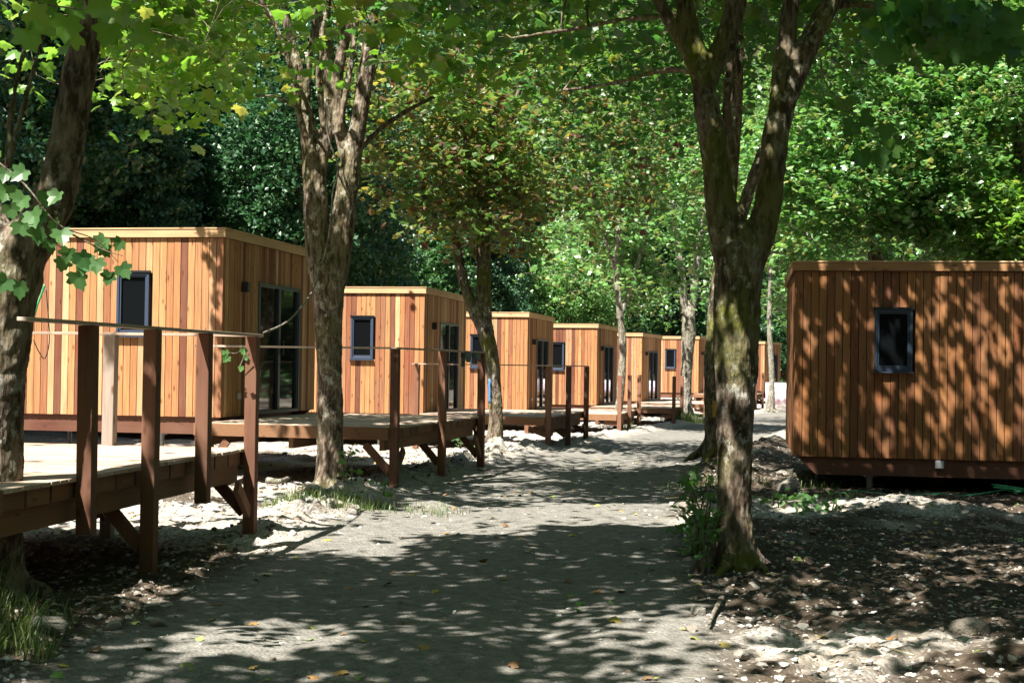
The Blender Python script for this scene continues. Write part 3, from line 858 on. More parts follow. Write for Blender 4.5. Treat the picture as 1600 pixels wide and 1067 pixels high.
maple('maple_tree', 'grey fork-stemmed maple standing in grass before the sixth cabin', 50.5,
      [[(1071, 661, 24), (1071, 620, 17), (1073, 570, 18), (1076, 520, 22), (1076, 490, 18), (1077, 475, 8)],
       [(1070, 490, 13), (1066, 440, 12), (1060, 390, 10), (1050, 320, 8), (1040, 220, 6)],
       [(1080, 490, 13), (1086, 440, 12), (1094, 380, 10), (1104, 300, 8), (1110, 200, 6)]],
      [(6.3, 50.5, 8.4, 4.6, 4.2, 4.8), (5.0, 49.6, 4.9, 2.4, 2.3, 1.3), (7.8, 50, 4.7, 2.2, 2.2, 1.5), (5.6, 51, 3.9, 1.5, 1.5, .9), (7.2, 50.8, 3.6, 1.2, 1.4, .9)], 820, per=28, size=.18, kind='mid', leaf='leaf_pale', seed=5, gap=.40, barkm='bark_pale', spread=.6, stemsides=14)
maple('maple_tree', 'thin distant maple in the gap beside the right hand cabin', 66,
      [[(1204, 642, 13), (1206, 600, 9), (1204, 550, 9), (1202, 500, 8), (1205, 420, 7), (1210, 330, 5)]],
      [(12.2, 66, 8.0, 4.6, 4.2, 4.6), (12.6, 65, 4.6, 2.6, 2.2, 1.5)], 560, per=28, size=.2, kind='mid', leaf='leaf_pale', seed=6, gap=.40, barkm='bark_pale', spread=.65, stemsides=10)
maple('maple_tree', 'massive mossy maple at the right of the track, forking overhead', 12.0,
      [[(1150, 893, 72), (1147, 800, 60), (1148, 700, 64), (1150, 600, 76), (1150, 520, 84), (1152, 440, 86), (1155, 395, 88), (1158, 360, 60), (1159, 345, 20)],
       [(1148, 440, 60), (1140, 395, 64), (1126, 330, 56), (1117, 250, 48), (1106, 180, 46), (1095, 110, 42), (1080, 50, 36), (1062, -30, 30), (1040, -160, 24)],
       [(1160, 440, 60), (1176, 395, 62), (1196, 340, 52), (1206, 270, 48), (1214, 200, 48), (1236, 130, 46), (1268, 60, 40), (1300, 0, 36), (1340, -90, 30), (1400, -240, 22)],
       [(1100, 150, 34), (1120, 90, 34), (1140, 30, 32), (1150, -50, 26), (1160, -200, 20)],
       [(1212, 210, 32), (1218, 130, 34), (1230, 50, 34), (1238, -40, 30), (1240, -200, 22)],
       [(1098, 130, 36), (1070, 70, 30), (1045, 30, 26), (1020, -20, 22), (980, -120, 18)],
       [(1150, 260, 16, .5), (1136, 200, 17, .5), (1140, 100, 16, .5), (1160, 10, 16, .6), (1180, -100, 14, .6)],
       [(1100, 115, 12, .3), (1040, 110, 12, .9), (960, 130, 9, 1.8), (880, 142, 7, 2.6)],
       [(1060, 25, 12, .2), (980, 30, 11, .8), (900, 45, 9, 1.5), (800, 60, 7, 2.4)],
       [(1290, 10, 18), (1360, 8, 14, .3), (1440, 30, 11, .6), (1530, 45, 9, .8), (1620, 80, 7, 1)]],
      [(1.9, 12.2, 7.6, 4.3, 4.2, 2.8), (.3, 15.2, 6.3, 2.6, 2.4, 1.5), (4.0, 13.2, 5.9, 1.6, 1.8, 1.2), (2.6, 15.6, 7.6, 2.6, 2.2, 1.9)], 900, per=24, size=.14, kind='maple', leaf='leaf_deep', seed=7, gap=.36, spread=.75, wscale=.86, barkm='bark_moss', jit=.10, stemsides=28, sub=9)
maple('maple_tree', 'dark maple trunk hidden close behind the massive mossy maple', 23.0,
      [[(1122, 742, 46), (1122, 650, 40), (1121, 560, 40), (1128, 470, 42), (1132, 420, 40), (1134, 390, 16)],
       [(1134, 410, 30), (1140, 300, 24), (1150, 180, 20), (1155, 60, 15), (1160, -60, 10)],
       [(1136, 410, 26), (1160, 330, 20), (1190, 240, 16), (1240, 130, 12), (1290, 30, 9)]],
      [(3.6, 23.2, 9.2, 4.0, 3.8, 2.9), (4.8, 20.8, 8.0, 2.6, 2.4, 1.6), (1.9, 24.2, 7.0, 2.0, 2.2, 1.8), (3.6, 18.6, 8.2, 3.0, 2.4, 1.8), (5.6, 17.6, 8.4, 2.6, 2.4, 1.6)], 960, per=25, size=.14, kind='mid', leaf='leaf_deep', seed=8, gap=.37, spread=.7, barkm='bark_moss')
maple('maple_tree', 'broad sunlit maple rising behind the right hand cabin', 33,
      [[(1375, 740, 34), (1376, 600, 30), (1372, 450, 28), (1368, 380, 26), (1372, 280, 18), (1380, 150, 12)]],
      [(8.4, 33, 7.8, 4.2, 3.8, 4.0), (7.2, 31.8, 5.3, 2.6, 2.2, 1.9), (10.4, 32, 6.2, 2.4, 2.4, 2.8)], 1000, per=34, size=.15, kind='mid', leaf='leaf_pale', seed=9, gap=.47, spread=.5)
maple('maple_tree', 'dense bright green maple at the upper right corner', 33,
      [[(1620, 740, 40), (1620, 600, 34), (1610, 450, 32), (1600, 300, 24), (1590, 150, 14)]],
      [(12.6, 33.5, 8.0, 4.0, 3.8, 4.4), (10.9, 31.5, 7.6, 2.4, 2.4, 2.2), (12.0, 31.5, 5.0, 2.4, 2.2, 1.8)], 1050, per=34, size=.15, kind='mid', leaf='leaf', seed=10, gap=.45, spread=.5)
# two avenue trees whose trunks stand beside the camera; their crowns shade the foreground
for (bx, by_, lab, sd) in ((-5.4, 2.0, 'maple left of the camera shading the near track', 12), (3.9, 3.2, 'maple right of the camera shading the near soil', 13)):
    gz0 = g(bx, by_)
    mb = MB(); Q, rq = smooth_line([(bx, by_, gz0 - .2), (bx, by_, gz0 + .2), (bx + .05, by_, 2), (bx - .05, by_ + .1, 4), (bx + .2, by_, 6.5), (bx + .1, by_, 9)], [.26, .22, .18, .16, .10, .04], 7)
    mb.tube(Q, rq, 16, jit=.1, seed=sd)
    lobes = [(bx + .3, by_ + .8, 7.2, 3.9, 3.6, 2.2), (bx + (.9 if bx < 0 else -2.6), by_ + (3.6 if bx < 0 else 2.6), 7.7, 2.9, 2.5, 1.8)]
    S = spray_centres(lobes, 430 if bx < 0 else 560, .38, sd)
    S = S[carve(S) | (rng.random(len(S)) < .12)]
    root = empty('maple_tree', (0, 0, 0))
    mt = MB(); skeleton_twigs(mt, Q[14:], rq[14:], S)
    mb.build('trunk', M['bark'], root, smooth=True); mt.build('branches', M['bark'], root, smooth=True)
    L = leaves_on(S, 24, .75, .12); L = L[carve(L)]
    L = L[L[:, 2] > 1.6 + .30 * L[:, 1] + .1]
    link('crown', leaves_mesh('crown', L, .15, 'mid', mat=M['leaf']), None, root)
    tag(root, lab, 'tree', 'maples lining the track')

for (dx_, dy_, lab) in ((-2.4, -8.5, 'maple far behind the camera on its left'), (2.2, -8.0, 'maple far behind the camera on its right')):  # unseen copies added behind the camera to screen off more sky
    src = [o for o in bpy.data.objects if o.get('label', '').startswith('maple left of the camera' if dx_ < 0 else 'maple right of the camera')][0]
    o = copy_tree(src); o.location = (dx_, dy_, 0); tag(o, lab)

# ------------------------------------------------------------------ forest trees on the slopes
def forest_proto(kind, leafm, seed):
    root = empty('forest_tree')
    H = 13.0
    mb = MB(); Q, rq = smooth_line([(0, 0, -1), (.05, 0, 2), (-.1, .1, 5), (.1, 0, 9), (0, 0, 12)], [.24, .2, .17, .1, .03], 5)
    mb.tube(Q, rq, 10, jit=.08, seed=seed); mb.build('trunk', M['bark_dark'], root, smooth=True)
    if kind == 'round':
        lobes = [(0, 0, 8.2, 3.7, 3.7, 4.6), (1.6, -1.2, 5.0, 2.2, 2.0, 2.2), (-1.7, -1.0, 5.6, 2.1, 2.1, 2.2), (0, -1.6, 3.4, 2.2, 1.5, 1.6)]
        S = spray_centres(lobes, 950, .40, seed, gs=.8)
        L = leaves_on(S, 24, .55, .13)
        me = leaves_mesh('crown', L, .23, 'quad', mat=leafm, tilt=.7)
    elif kind == 'tall':
        lobes = [(0, 0, 9.5, 2.9, 2.9, 5.4), (.9, -.9, 5.2, 2.0, 1.9, 2.6), (-1.2, -.8, 4.4, 1.9, 1.8, 2.2)]
        S = spray_centres(lobes, 850, .40, seed, gs=.9)
        L = leaves_on(S, 24, .5, .13)
        me = leaves_mesh('crown', L, .21, 'quad', mat=leafm, tilt=.7)
    else:   # conifer: tiers of drooping boughs
        pts = []
        tw = MB()
        for z in np.arange(1.8, 14.5, .42):
            rr = (15 - z) * .27 + .2
            for a in rng.random(9) * 6.283:
                b = a + rng.normal(0, .1)
                L_ = rr * rng.uniform(.7, 1.1)
                n = int(L_ * 42)
                u = rng.random(n) ** .7
                q = np.stack([np.cos(b) * u * L_, np.sin(b) * u * L_, z - .35 * (u * L_) ** 1.35 * .6 + .15 * u], -1)
                q += rng.normal(0, .10, q.shape) + np.stack([-np.sin(b) * rng.normal(0, .22, n) * u, np.cos(b) * rng.normal(0, .22, n) * u, -np.abs(rng.normal(0, .12, n))], -1)
                pts.append(q)
        L = np.concatenate(pts)
        me = leaves_mesh('crown', L, .2, 'quad', mat=leafm, tilt=.5, droop=.7)
    link('crown', me, None, root)
    return root
PR = {}
for nm, kd, lm, sd in (('a', 'round', 'leaf_dark', 51), ('b', 'tall', 'leaf_dark', 52), ('c', 'fir', 'leaf_dark', 53), ('d', 'round', 'leaf_forest', 54), ('e', 'tall', 'leaf_forest', 55), ('f', 'round', 'leaf_pale', 56)):
    PR[nm] = forest_proto(kd, M[lm], sd)
used = set()
WORD = {'a': 'dark rounded', 'b': 'dark narrow', 'c': 'dark drooping fir', 'd': 'mid green rounded', 'e': 'mid green narrow', 'f': 'pale sunlit broadleaf'}
spots = []
rs = np.random.default_rng(99)
def free(x, y, d):
    return all((x - q[0]) ** 2 + (y - q[1]) ** 2 > d * d for q in spots)
# left slope, front slope, right slope
tries = 0
while len(spots) < 175 and tries < 9000:
    tries += 1
    y = rs.uniform(26, 150); x = rs.uniform(-.45 * y - 3, .45 * y + 3)
    h = float(hill(np.array([x]), np.array([y]))[0])
    dl = (-20.5 + .235 * y) - x; dr = x - (15 + .12 * y); df = y - 96
    if max(dl, dr, df) < -.5: continue
    depth_in = max(dl, dr, df)
    if depth_in > 42: continue
    dmin = 3.4 if depth_in < 8 else 4.6
    if not free(x, y, dmin): continue
    if dl == max(dl, dr, df): kind = rs.choice(list('abbccdde'), p=None)
    elif dr == max(dl, dr, df): kind = rs.choice(list('ddeeffb'))
    else: kind = rs.choice(list('abddeffc'))
    spots.append((x, y, str(kind)))
from collections import Counter
ANCH = [(50, 'over the left edge maple'), (200, 'over the first cabin window'), (330, 'over the first cabin corner'), (440, 'just left of the forked maple'), (540, 'directly behind the forked maple'),
        (620, 'just right of the forked maple'), (690, 'over the second cabin corner'), (760, 'behind the copper-leaved maple'), (840, 'over the third cabin'), (910, 'over the fourth cabin'), (968, 'behind the slim pale maple'),
        (1020, 'over the fifth cabin'), (1075, 'behind the grey fork-stemmed maple'), (1120, 'behind the left stem of the massive maple'), (1165, 'between the stems of the massive maple'), (1215, 'in the gap beside the massive maple'),
        (1280, "over the right cabin's left edge"), (1390, "over the right cabin's window"), (1490, "over the right cabin's right half"), (1570, 'at the upper right corner')]
def place_word(x, y):
    if y < 24: return ('behind the camera' if y < -12 else 'beside the camera') + (' on the left' if x < 0 else ' on the right')
    px = 800 + F * x / max(y, 1)
    if px < -30: return 'beyond the left picture edge'
    if px > 1640: return 'beyond the right picture edge'
    return min(ANCH, key=lambda q: abs(q[0] - px))[1]
ORD = ['nearest'] + [q + ' nearest' for q in 'second third fourth fifth sixth seventh eighth ninth tenth eleventh twelfth thirteenth fourteenth fifteenth sixteenth seventeenth eighteenth nineteenth twentieth'.split()]
cnt = Counter()
ring = [(-17, 14), (-19, 7), (-16, 1), (-20, -5), (-15, -9), (-18, -15), (-11, -17), (-6, -21), (0, -19), (5, -22), (10, -17), (15, -12), (13, -5), (18, -2), (14, 4), (17, 10), (15, 16), (19, 21), (-8, -29), (3, -30), (14, -26), (-24, 20), (-23, 2), (22, 5), (-3, -13), (3.5, -14), (-9, -22), (0, -25)]  # unseen wood around the camera, added to hold back low sky light
for k, (x, y) in enumerate(ring): spots.append((x, y, 'abdecab'[k % 7]))
for (x, y, kd) in sorted(spots, key=lambda q: q[1]):
    o = PR[kd] if kd not in used else copy_tree(PR[kd])
    used.add(kd)
    sc_ = rs.uniform(.8, 1.2)
    o.location = (x, y, g(x, y) - .3); o.rotation_euler = (rs.normal(0, .03), rs.normal(0, .03), rs.uniform(0, 6.283)); o.scale = (sc_, sc_, sc_ * rs.uniform(.9, 1.15))
    sd = place_word(x, y); key = (kd, sd); k = cnt[key]; cnt[key] += 1
    tag(o, f"{ORD[min(k, 19)]} {WORD[kd]} tree {sd}", 'tree', 'forest trees on the slopes')
for nm in PR:
    if nm not in used:
        for ch in list(PR[nm].children): bpy.data.objects.remove(ch)
        bpy.data.objects.remove(PR[nm])
# underwood filling the forest edge
pts = []
for _ in range(2600):
    y = rs.uniform(28, 125); x = rs.uniform(-.5 * y - 5, .5 * y + 6)
    dl = (-20.5 + .235 * y) - x; dr = x - (15 + .12 * y); df = y - 96
    if max(dl, dr, df) < -1.5 or max(dl, dr, df) > 30: continue
    pts.append((x, y, g(x, y) + rs.uniform(.1, 1.6)))
L = leaves_on(np.array(pts), 26, 1.1, .4)
ub = link('undergrowth', leaves_mesh('undergrowth', L, .26, 'quad', mat=M['leaf_forest'], tilt=.8), None)
tag(ub, 'dark leafy undergrowth along the foot of the wooded slope', 'undergrowth', kind='stuff')

# ------------------------------------------------------------------ small things
def rock_mesh(seed, flat=.7):
    r_ = np.random.default_rng(seed)
    import bmesh
    bm = bmesh.new(); bmesh.ops.create_icosphere(bm, subdivisions=3, radius=1)
    V = np.array([v.co[:] for v in bm.verts])
    for _ in range(9):
        d = r_.normal(size=3); d /= np.linalg.norm(d); c = r_.uniform(.45, .85)
        s_ = V @ d; over = np.maximum(0, s_ - c); V -= over[:, None] * d * .92
    V += (noise3(V * 3 + 9, seed) - .5)[:, None] * V * .18
    V *= np.array([r_.uniform(.9, 1.3), r_.uniform(.7, 1.0), flat])
    for v, c in zip(bm.verts, V): v.co = c
    me = bpy.data.meshes.new('stone'); bm.to_mesh(me); bm.free()
    return me
t = NT('pale_stone')
oi = t.n("ShaderNodeObjectInfo")
c = t.mix(t.noise(t.coord(), 3, 6, .6), (.20, .18, .15), (.46, .44, .39))
c = t.mix(t.ramp(oi.outputs["Random"], [(.3, 0), (1, .6)]), c, (.17, .13, .095))
t.base(c); t.rough(.9, .2); t.bump(t.noise(t.coord(), 9, 6), .6, .05); M['stone'] = t.m
RM = [rock_mesh(k) for k in range(6)]
for m_ in RM: m_.materials.append(M['stone'])
def stone(px, py, size_px, lab, k, Y=None):
    # find the ground under the pixel
    if Y is None:
        Y = 1.7 * F / max(py - 571 - .014 * (px - 800), 20)
        for _ in range(12):
            p = at(px, py, Y); dz = p[2] - g(p[0], p[1]); Y += dz * Y / 1.7
    p = at(px, py, Y)
    o = link('stone', RM[k % 6], None)
    s_ = size_px / 2 * Y / F
    o.location = (p[0], p[1], g(p[0], p[1]) + s_ * .25); o.scale = (s_,) * 3
    o.rotation_euler = (random.uniform(-.3, .3), random.uniform(-.3, .3), random.uniform(0, 6))
    tag(o, lab, 'stone', 'stones lying beside the track')
    return o
named = [(1178, 922, 26, 'roundish white stone right of the massive maple base'), (1160, 1028, 36, 'whitish stone lying at the bottom edge, right of the track'), (1192, 1035, 22, 'small pale stone beside the whitish bottom-edge stone'),
         (1094, 960, 34, 'pale flat stone on the track verge left of the brown branch'), (1425, 930, 22, 'small bright stone in the shaded soil on the right'), (245, 978, 28, 'dark round clod on the left verge of the track'),
         (232, 950, 20, 'pale stone left of the track in shade'), (176, 982, 30, 'greyish stone among litter by the left verge'), (78, 992, 66, 'broad slab-like stone beside the grass at lower left'), (1515, 985, 60, 'large rough clod at lower right'),
         (1225, 768, 42, 'low mossy block near the right cabin corner'), (488, 792, 46, 'grey boulder left of the forked maple base'), (1400, 925, 18, 'small tan stone left of the bright one in shaded soil'), (1080, 985, 22, 'small stone just below the pale flat one')]
for k, (px, py, s_, lab) in enumerate(named): stone(px, py, s_, lab, k)
ST = {0: [], 1: []}
for k in range(38):
    side = k % 2
    y = random.uniform(8, 24)
    c_ = np.interp(y, RY, RX); x = c_ + (-1 if side == 0 else 1) * random.uniform(1.75, 2.7)
    if side == 1 and random.random() < .4 and y < 16: x += random.uniform(0, 2.5)
    ST[side].append((y, x, random.uniform(.035, .09), k))
for side in ST:
    for n_, (y, x, s_, k) in enumerate(sorted(ST[side])):
        o = link('stone', RM[k % 6], None)
        o.location = (x, y, g(x, y) + s_ * .2); o.scale = (s_,) * 3; o.rotation_euler = (random.uniform(-.4, .4), random.uniform(-.4, .4), random.uniform(0, 6))
        w_ = ORD[n_] + ' to the camera'
        tag(o, f"{'small' if s_ < .06 else 'fist-sized'} rough stone {w_} among those strewn on the {'left' if side == 0 else 'right'} verge", 'stone', 'stones lying beside the track')
# gravel: one mass of chips
def scatter_chips(n, xr, yr, fn, smin, smax, name, mat, lab, cat):
    x = rng.uniform(*xr, n); y = yr[0] + (yr[1] - yr[0]) * rng.random(n) ** 1.5
    k = rng.random(n) < fn(x, y); x, y = x[k], y[k]; z = ground(x, y)
    n = len(x)
    ph = (1 + 5 ** .5) / 2
    base = np.array([(-1, ph, 0), (1, ph, 0), (-1, -ph, 0), (1, -ph, 0), (0, -1, ph), (0, 1, ph), (0, -1, -ph), (0, 1, -ph), (ph, 0, -1), (ph, 0, 1), (-ph, 0, -1), (-ph, 0, 1)]) / 1.9
    Fo = np.array([(0, 11, 5), (0, 5, 1), (0, 1, 7), (0, 7, 10), (0, 10, 11), (1, 5, 9), (5, 11, 4), (11, 10, 2), (10, 7, 6), (7, 1, 8), (3, 9, 4), (3, 4, 2), (3, 2, 6), (3, 6, 8), (3, 8, 9), (4, 9, 5), (2, 4, 11), (6, 2, 10), (8, 6, 7), (9, 8, 1)])
    s_ = smin + (smax - smin) * rng.random(n) ** 3
    V = base[None] * (s_[:, None, None]) * rng.uniform(.75, 1.15, (n, 12, 1)) * rng.uniform(.6, 1.2, (n, 1, 3)) + rng.normal(0, .10, (n, 12, 3)) * s_[:, None, None]
    a = rng.random(n) * 6.283; ca_, sa_ = np.cos(a)[:, None], np.sin(a)[:, None]
    Vx = V[..., 0] * ca_ - V[..., 1] * sa_; Vy = V[..., 0] * sa_ + V[..., 1] * ca_
    V = np.stack([Vx, Vy, V[..., 2] * .65], -1) + np.stack([x, y, z + s_ * .1], -1)[:, None]
    FF = (Fo[None] + (np.arange(n) * 12)[:, None, None]).reshape(-1, 3)
    me = new_mesh(name, V.reshape(-1, 3), FF.ravel(), np.full(len(FF), 3))
    return tag(link(name, me, mat), lab, cat, kind='stuff')
t = NT('gravel_chips'); geo = t.n("ShaderNodeNewGeometry")
t.base(t.ramp(geo.outputs["Random Per Island"], [(0, (.16, .13, .10)), (.4, (.30, .28, .25)), (.8, (.42, .40, .37)), (1, (.55, .53, .49))])); t.rough(.9, .2); M['chips'] = t.m
t = NT('soil_clods'); geo = t.n("ShaderNodeNewGeometry")
t.base(t.ramp(geo.outputs["Random Per Island"], [(0, (.05, .036, .026)), (.6, (.12, .09, .065)), (1, (.22, .18, .14))])); t.rough(.95, .1); M['clods'] = t.m
def fchips(x, y):
    r_ = road_d(x, y)
    return np.where(r_ > 1.7, .8, .12) * np.exp(-np.abs(r_ - 2.1) * .5)
scatter_chips(42000, (-7, 9), (7.2, 32), fchips, .008, .034, 'gravel', M['chips'], 'loose pale gravel chips along both verges of the track', 'gravel')
def fclods(x, y):
    r_ = road_d(x, y); return np.where(r_ > 1.8, .9, .0) * ((x < 0) | (y > 8.6)) * (fbm(x * .8, y * .8, 77) > -.05)
scatter_chips(15000, (-6, 9), (7.2, 30), fclods, .012, .045, 'soil_clods', M['clods'], 'crumbled brown soil clods beside the track', 'soil')
# fallen leaves
n = 480
x = rng.uniform(-4.5, 7, n); y = 7.3 + 20 * rng.random(n) ** 1.4; z = ground(x, y) + .012
t = NT('fallen_leaves'); geo = t.n("ShaderNodeNewGeometry")
t.base(t.ramp(geo.outputs["Random Per Island"], [(0, (.10, .05, .02)), (.35, (.22, .12, .04)), (.6, (.35, .30, .05)), (.8, (.14, .24, .05)), (1, (.3, .14, .05))])); t.rough(.7); M['litter'] = t.m
me = leaves_mesh('fallen_leaves', np.stack([x, y, z], -1), .07, 'maple', tilt=.3, droop=-.1, mat=M['litter'])
tag(link('fallen_leaves', me, None), 'scattered fallen maple leaves lying on the track and verges', 'fallen leaves', kind='stuff')
# twigs
m = MB()
for _ in range(90):
    x = random.uniform(-4, 6); y = random.uniform(7.6, 24)
    if abs(road_d(np.array([x]), np.array([y]))[0]) < 1.6: continue
    a = random.uniform(0, 6.28); L = random.uniform(.1, .45); zz = g(x, y) + .03
    m.tube([(x, y, zz), (x + math.cos(a) * L * .5, y + math.sin(a) * L * .5, zz + .03), (x + math.cos(a + .3) * L, y + math.sin(a + .3) * L, zz)], [.006, .005, .003], 5)
tag(m.build('fallen_twigs', M['bark'], None), 'small dry twigs littering the verges', 'twigs', kind='stuff')
# the brown fallen branches by the mossy maple
def branch_px(pts, Y, r0, lab):
    P = []
    for px, py in pts:
        p = at(px, py, Y)
        Yy = 1.7 * F / (py - 571 - .014 * (px - 800)); p = at(px, py, Yy); P.append((p[0], p[1], g(p[0], p[1]) + r0 + .02))
    m = MB(); Q, rq = smooth_line(P, np.linspace(r0, r0 * .5, len(P)), 6); b = Q[0].copy()
    m.tube(Q - b, rq, 8, jit=.12)
    tag(m.build('fallen_branch', M['bark_pale'], None, smooth=True, loc=tuple(b)), lab, 'branch', 'fallen branches by the mossy maple')
branch_px([(1085, 943), (1112, 938), (1145, 936)], 0, .018, 'pale stick lying crosswise below the massive maple')
branch_px([(1128, 942), (1118, 960), (1108, 985)], 0, .022, 'short brown stick pointing at the camera below the massive maple')
branch_px([(418, 757), (438, 758), (456, 752)], 0, .05, 'red-brown log stub lying left of the forked maple')

# grass tufts
def grass(spots_, lab, name='grass'):
    P, Fc, n0 = [], [], 0
    for (x, y, rad, n, h) in spots_:
        for _ in range(n):
            a = random.uniform(0, 6.28); r_ = rad * math.sqrt(random.random())
            bx, by_ = x + math.cos(a) * r_, y + math.sin(a) * r_; bz = g(bx, by_) - .02
            hh_ = h * random.uniform(.4, 1.1); b = random.uniform(0, 6.28); le = random.uniform(.1, .6) * hh_; w = .004 + .003 * random.random()
            sx_, sy_ = -math.sin(b) * w, math.cos(b) * w
            for k, tt in enumerate((0, .4, .75)):
                cx_, cy_, cz_ = bx + math.cos(b) * le * tt ** 2, by_ + math.sin(b) * le * tt ** 2, bz + hh_ * (tt - .15 * tt * tt)
                ww = 1 - .5 * tt
                P += [(cx_ - sx_ * ww, cy_ - sy_ * ww, cz_), (cx_ + sx_ * ww, cy_ + sy_ * ww, cz_)]
            P.append((bx + math.cos(b) * le, by_ + math.sin(b) * le, bz + hh_ * .85))
            Fc += [(n0, n0 + 1, n0 + 3, n0 + 2), (n0 + 2, n0 + 3, n0 + 5, n0 + 4), (n0 + 4, n0 + 5, n0 + 6)]
            n0 += 7
    m = MB(); m.add(P, Fc)
    tag(m.build(name, M['grass'], None), lab, 'grass', kind='stuff')
def gp(px, py):
    Y = 1.7 * F / (py - 571 - .014 * (px - 800))
    for _ in range(10):
        p = at(px, py, Y); Y += (p[2] - g(p[0], p[1])) * Y / 1.7
    return at(px, py, Y)[:2]
ta, tb, tc = gp(-10, 990), gp(20, 1020), gp(70, 990)
grass([(ta[0], ta[1], .3, 300, .32), (tb[0], tb[1], .25, 140, .25), (tc[0], tc[1], .2, 60, .2), (-3.45, 9.2, .2, 110, .42)], 'long green and straw grass round the foot of the left edge maple')
ta = gp(500, 778); grass([(ta[0] - .3, ta[1] - .2, .35, 260, .22), (ta[0] + .35, ta[1] - .2, .45, 300, .2), (ta[0] + 1.2, ta[1] - .3, .6, 120, .15)], 'short bright grass around the forked maple')
grass([(6.15, 49.8, .95, 900, .45), (3.1, 41.5, .5, 250, .35)], 'sunlit grass around the two far maples')
grass([(2.4 + random.uniform(-.4, 2.2), random.uniform(18.5, 22), .25, 40, .18) for _ in range(10)], 'dark sparse grass before the right hand cabin')

# leafy shoots
def shoots(name, lab, spots_, leaf_size, cat='plant', leafm='leaf_shoot', tilt=.5):
    bx, by_ = spots_[0][0], spots_[0][1]; B = np.array([bx, by_, g(bx, by_)])
    root = empty(name, tuple(B)); m = MB(); LP = []
    for (x, y, h, n) in spots_:
        z = g(x, y)
        d = np.array([random.uniform(-.3, .3), random.uniform(-.3, .3)])
        P = [(x, y, z - .05), (x + d[0] * h * .3, y + d[1] * h * .3, z + h * .5), (x + d[0] * h, y + d[1] * h, z + h)]
        Q, rq = smooth_line(P, [.012, .008, .004], 6); m.tube(Q - B, rq, 6)
        for _ in range(n):
            q = Q[random.randint(3, len(Q) - 1)]; LP.append(q + np.array([random.gauss(0, .09), random.gauss(0, .09), random.gauss(0, .05)]))
    m.build('stem', M['bark'], root)
    link('foliage', leaves_mesh('foliage', np.array(LP) - B, leaf_size, 'maple', tilt=tilt, droop=.35, mat=M[leafm]), None, root)
    tag(root, lab, cat)
sp = []
for _ in range(15):
    px, py = random.uniform(1075, 1118), random.uniform(850, 900)
    q = gp(px, py); sp.append((q[0], q[1], random.uniform(.25, .9), random.randint(12, 20)))
shoots('sapling_shoots', 'leafy sycamore shoots growing at the left foot of the massive maple', sp, .085)
q = gp(536, 775); shoots('sapling_shoots', 'slender climbing shoot at the right foot of the forked maple', [(q[0], q[1], .5, 18), (q[0] + .1, q[1], .3, 10), (q[0] + .5, q[1], .15, 12)], .07)
q = gp(720, 712); shoots('sapling_shoots', 'small weed under the corner of the second deck', [(q[0], q[1], .25, 16), (q[0] + .25, q[1], .2, 10)], .07)
q = gp(1245, 790); shoots('sapling_shoots', 'dark weeds beside the low mossy block', [(q[0] + random.uniform(-.3, .5), q[1] + random.uniform(-.4, .4), .15, 8) for _ in range(8)], .09)

# hanging branch with big leaves in front of the left edge trunk
def leaf_spray(name, lab, lines, Y, leaf_pts, size, cat='branch', leafm='leaf_shoot'):
    B = at(*lines[0][0], Y); root = empty(name, tuple(B)); m = MB()
    for ln in lines:
        P = np.array([at(a, b, Y + k * .03) for k, (a, b) in enumerate(ln)]); Q, rq = smooth_line(P, np.linspace(.006, .002, len(P)), 6); m.tube(Q - B, rq, 6)
    m.build('stem', M['bark'], root)
    T, Fa = leaf_template('maple')
    VV, FF = [], []
    for k, (px, py, rot) in enumerate(leaf_pts):
        p = at(px, py, Y + random.uniform(-.25, .25)) - B
        s_ = size * random.uniform(.75, 1.15)
        mt_ = Matrix.Rotation(random.uniform(-.6, .6), 3, 'Z') @ Matrix.Rotation(R(rot) + random.uniform(-.3, .3), 3, 'Y') @ Matrix.Rotation(R(-90) + random.uniform(-.5, .5), 3, 'X')
        V = (np.array(mt_) @ (T * s_).T).T + p
        VV.append(V); FF.append(Fa + k * len(T))
    m = MB(); m.add_arr(np.concatenate(VV), np.concatenate(FF)); m.build('foliage', M[leafm], root)
    tag(root, lab, cat)
lp = [(15, 320, 0), (38, 305, 30), (72, 300, -20), (60, 355, 10), (85, 345, -30), (40, 265, 40), (12, 290, 0), (92, 300, 20), (78, 375, 0), (108, 388, 10), (125, 395, -10), (100, 405, 25), (132, 400, 0), (165, 372, 20), (160, 385, -30), (190, 375, 40), (172, 425, 0), (188, 415, -20), (12, 435, 30), (30, 440, 20), (10, 265, 10), (50, 330, -10), (118, 425, 0), (150, 405, 0), (70, 330, 15), (28, 345, -25), (95, 360, 5)]
leaf_spray('hanging_branch', 'hanging sprig of broad green leaves in front of the left edge trunk', [[(-20, 240), (40, 290), (90, 350), (150, 375), (185, 410)], [(60, 320), (80, 370), (110, 400)], [(110, 365), (160, 390), (192, 400)]], 7.6, lp, .10)
lp = [(x_ + random.uniform(-25, 25), y_ + random.uniform(-18, 18), random.uniform(-60, 60)) for x_, y_ in ((120, 10), (90, 30), (150, 20), (20, 20), (60, 10), (110, -5), (170, 25), (80, 55), (200, 10), (210, 45), (130, 40), (40, 60))]
leaf_spray('hanging_branch', 'overhanging twig of large leaves at the top left corner', [[(-10, -20), (60, 5), (130, 15), (190, 20)]], 6.5, lp, .115, leafm='leaf')
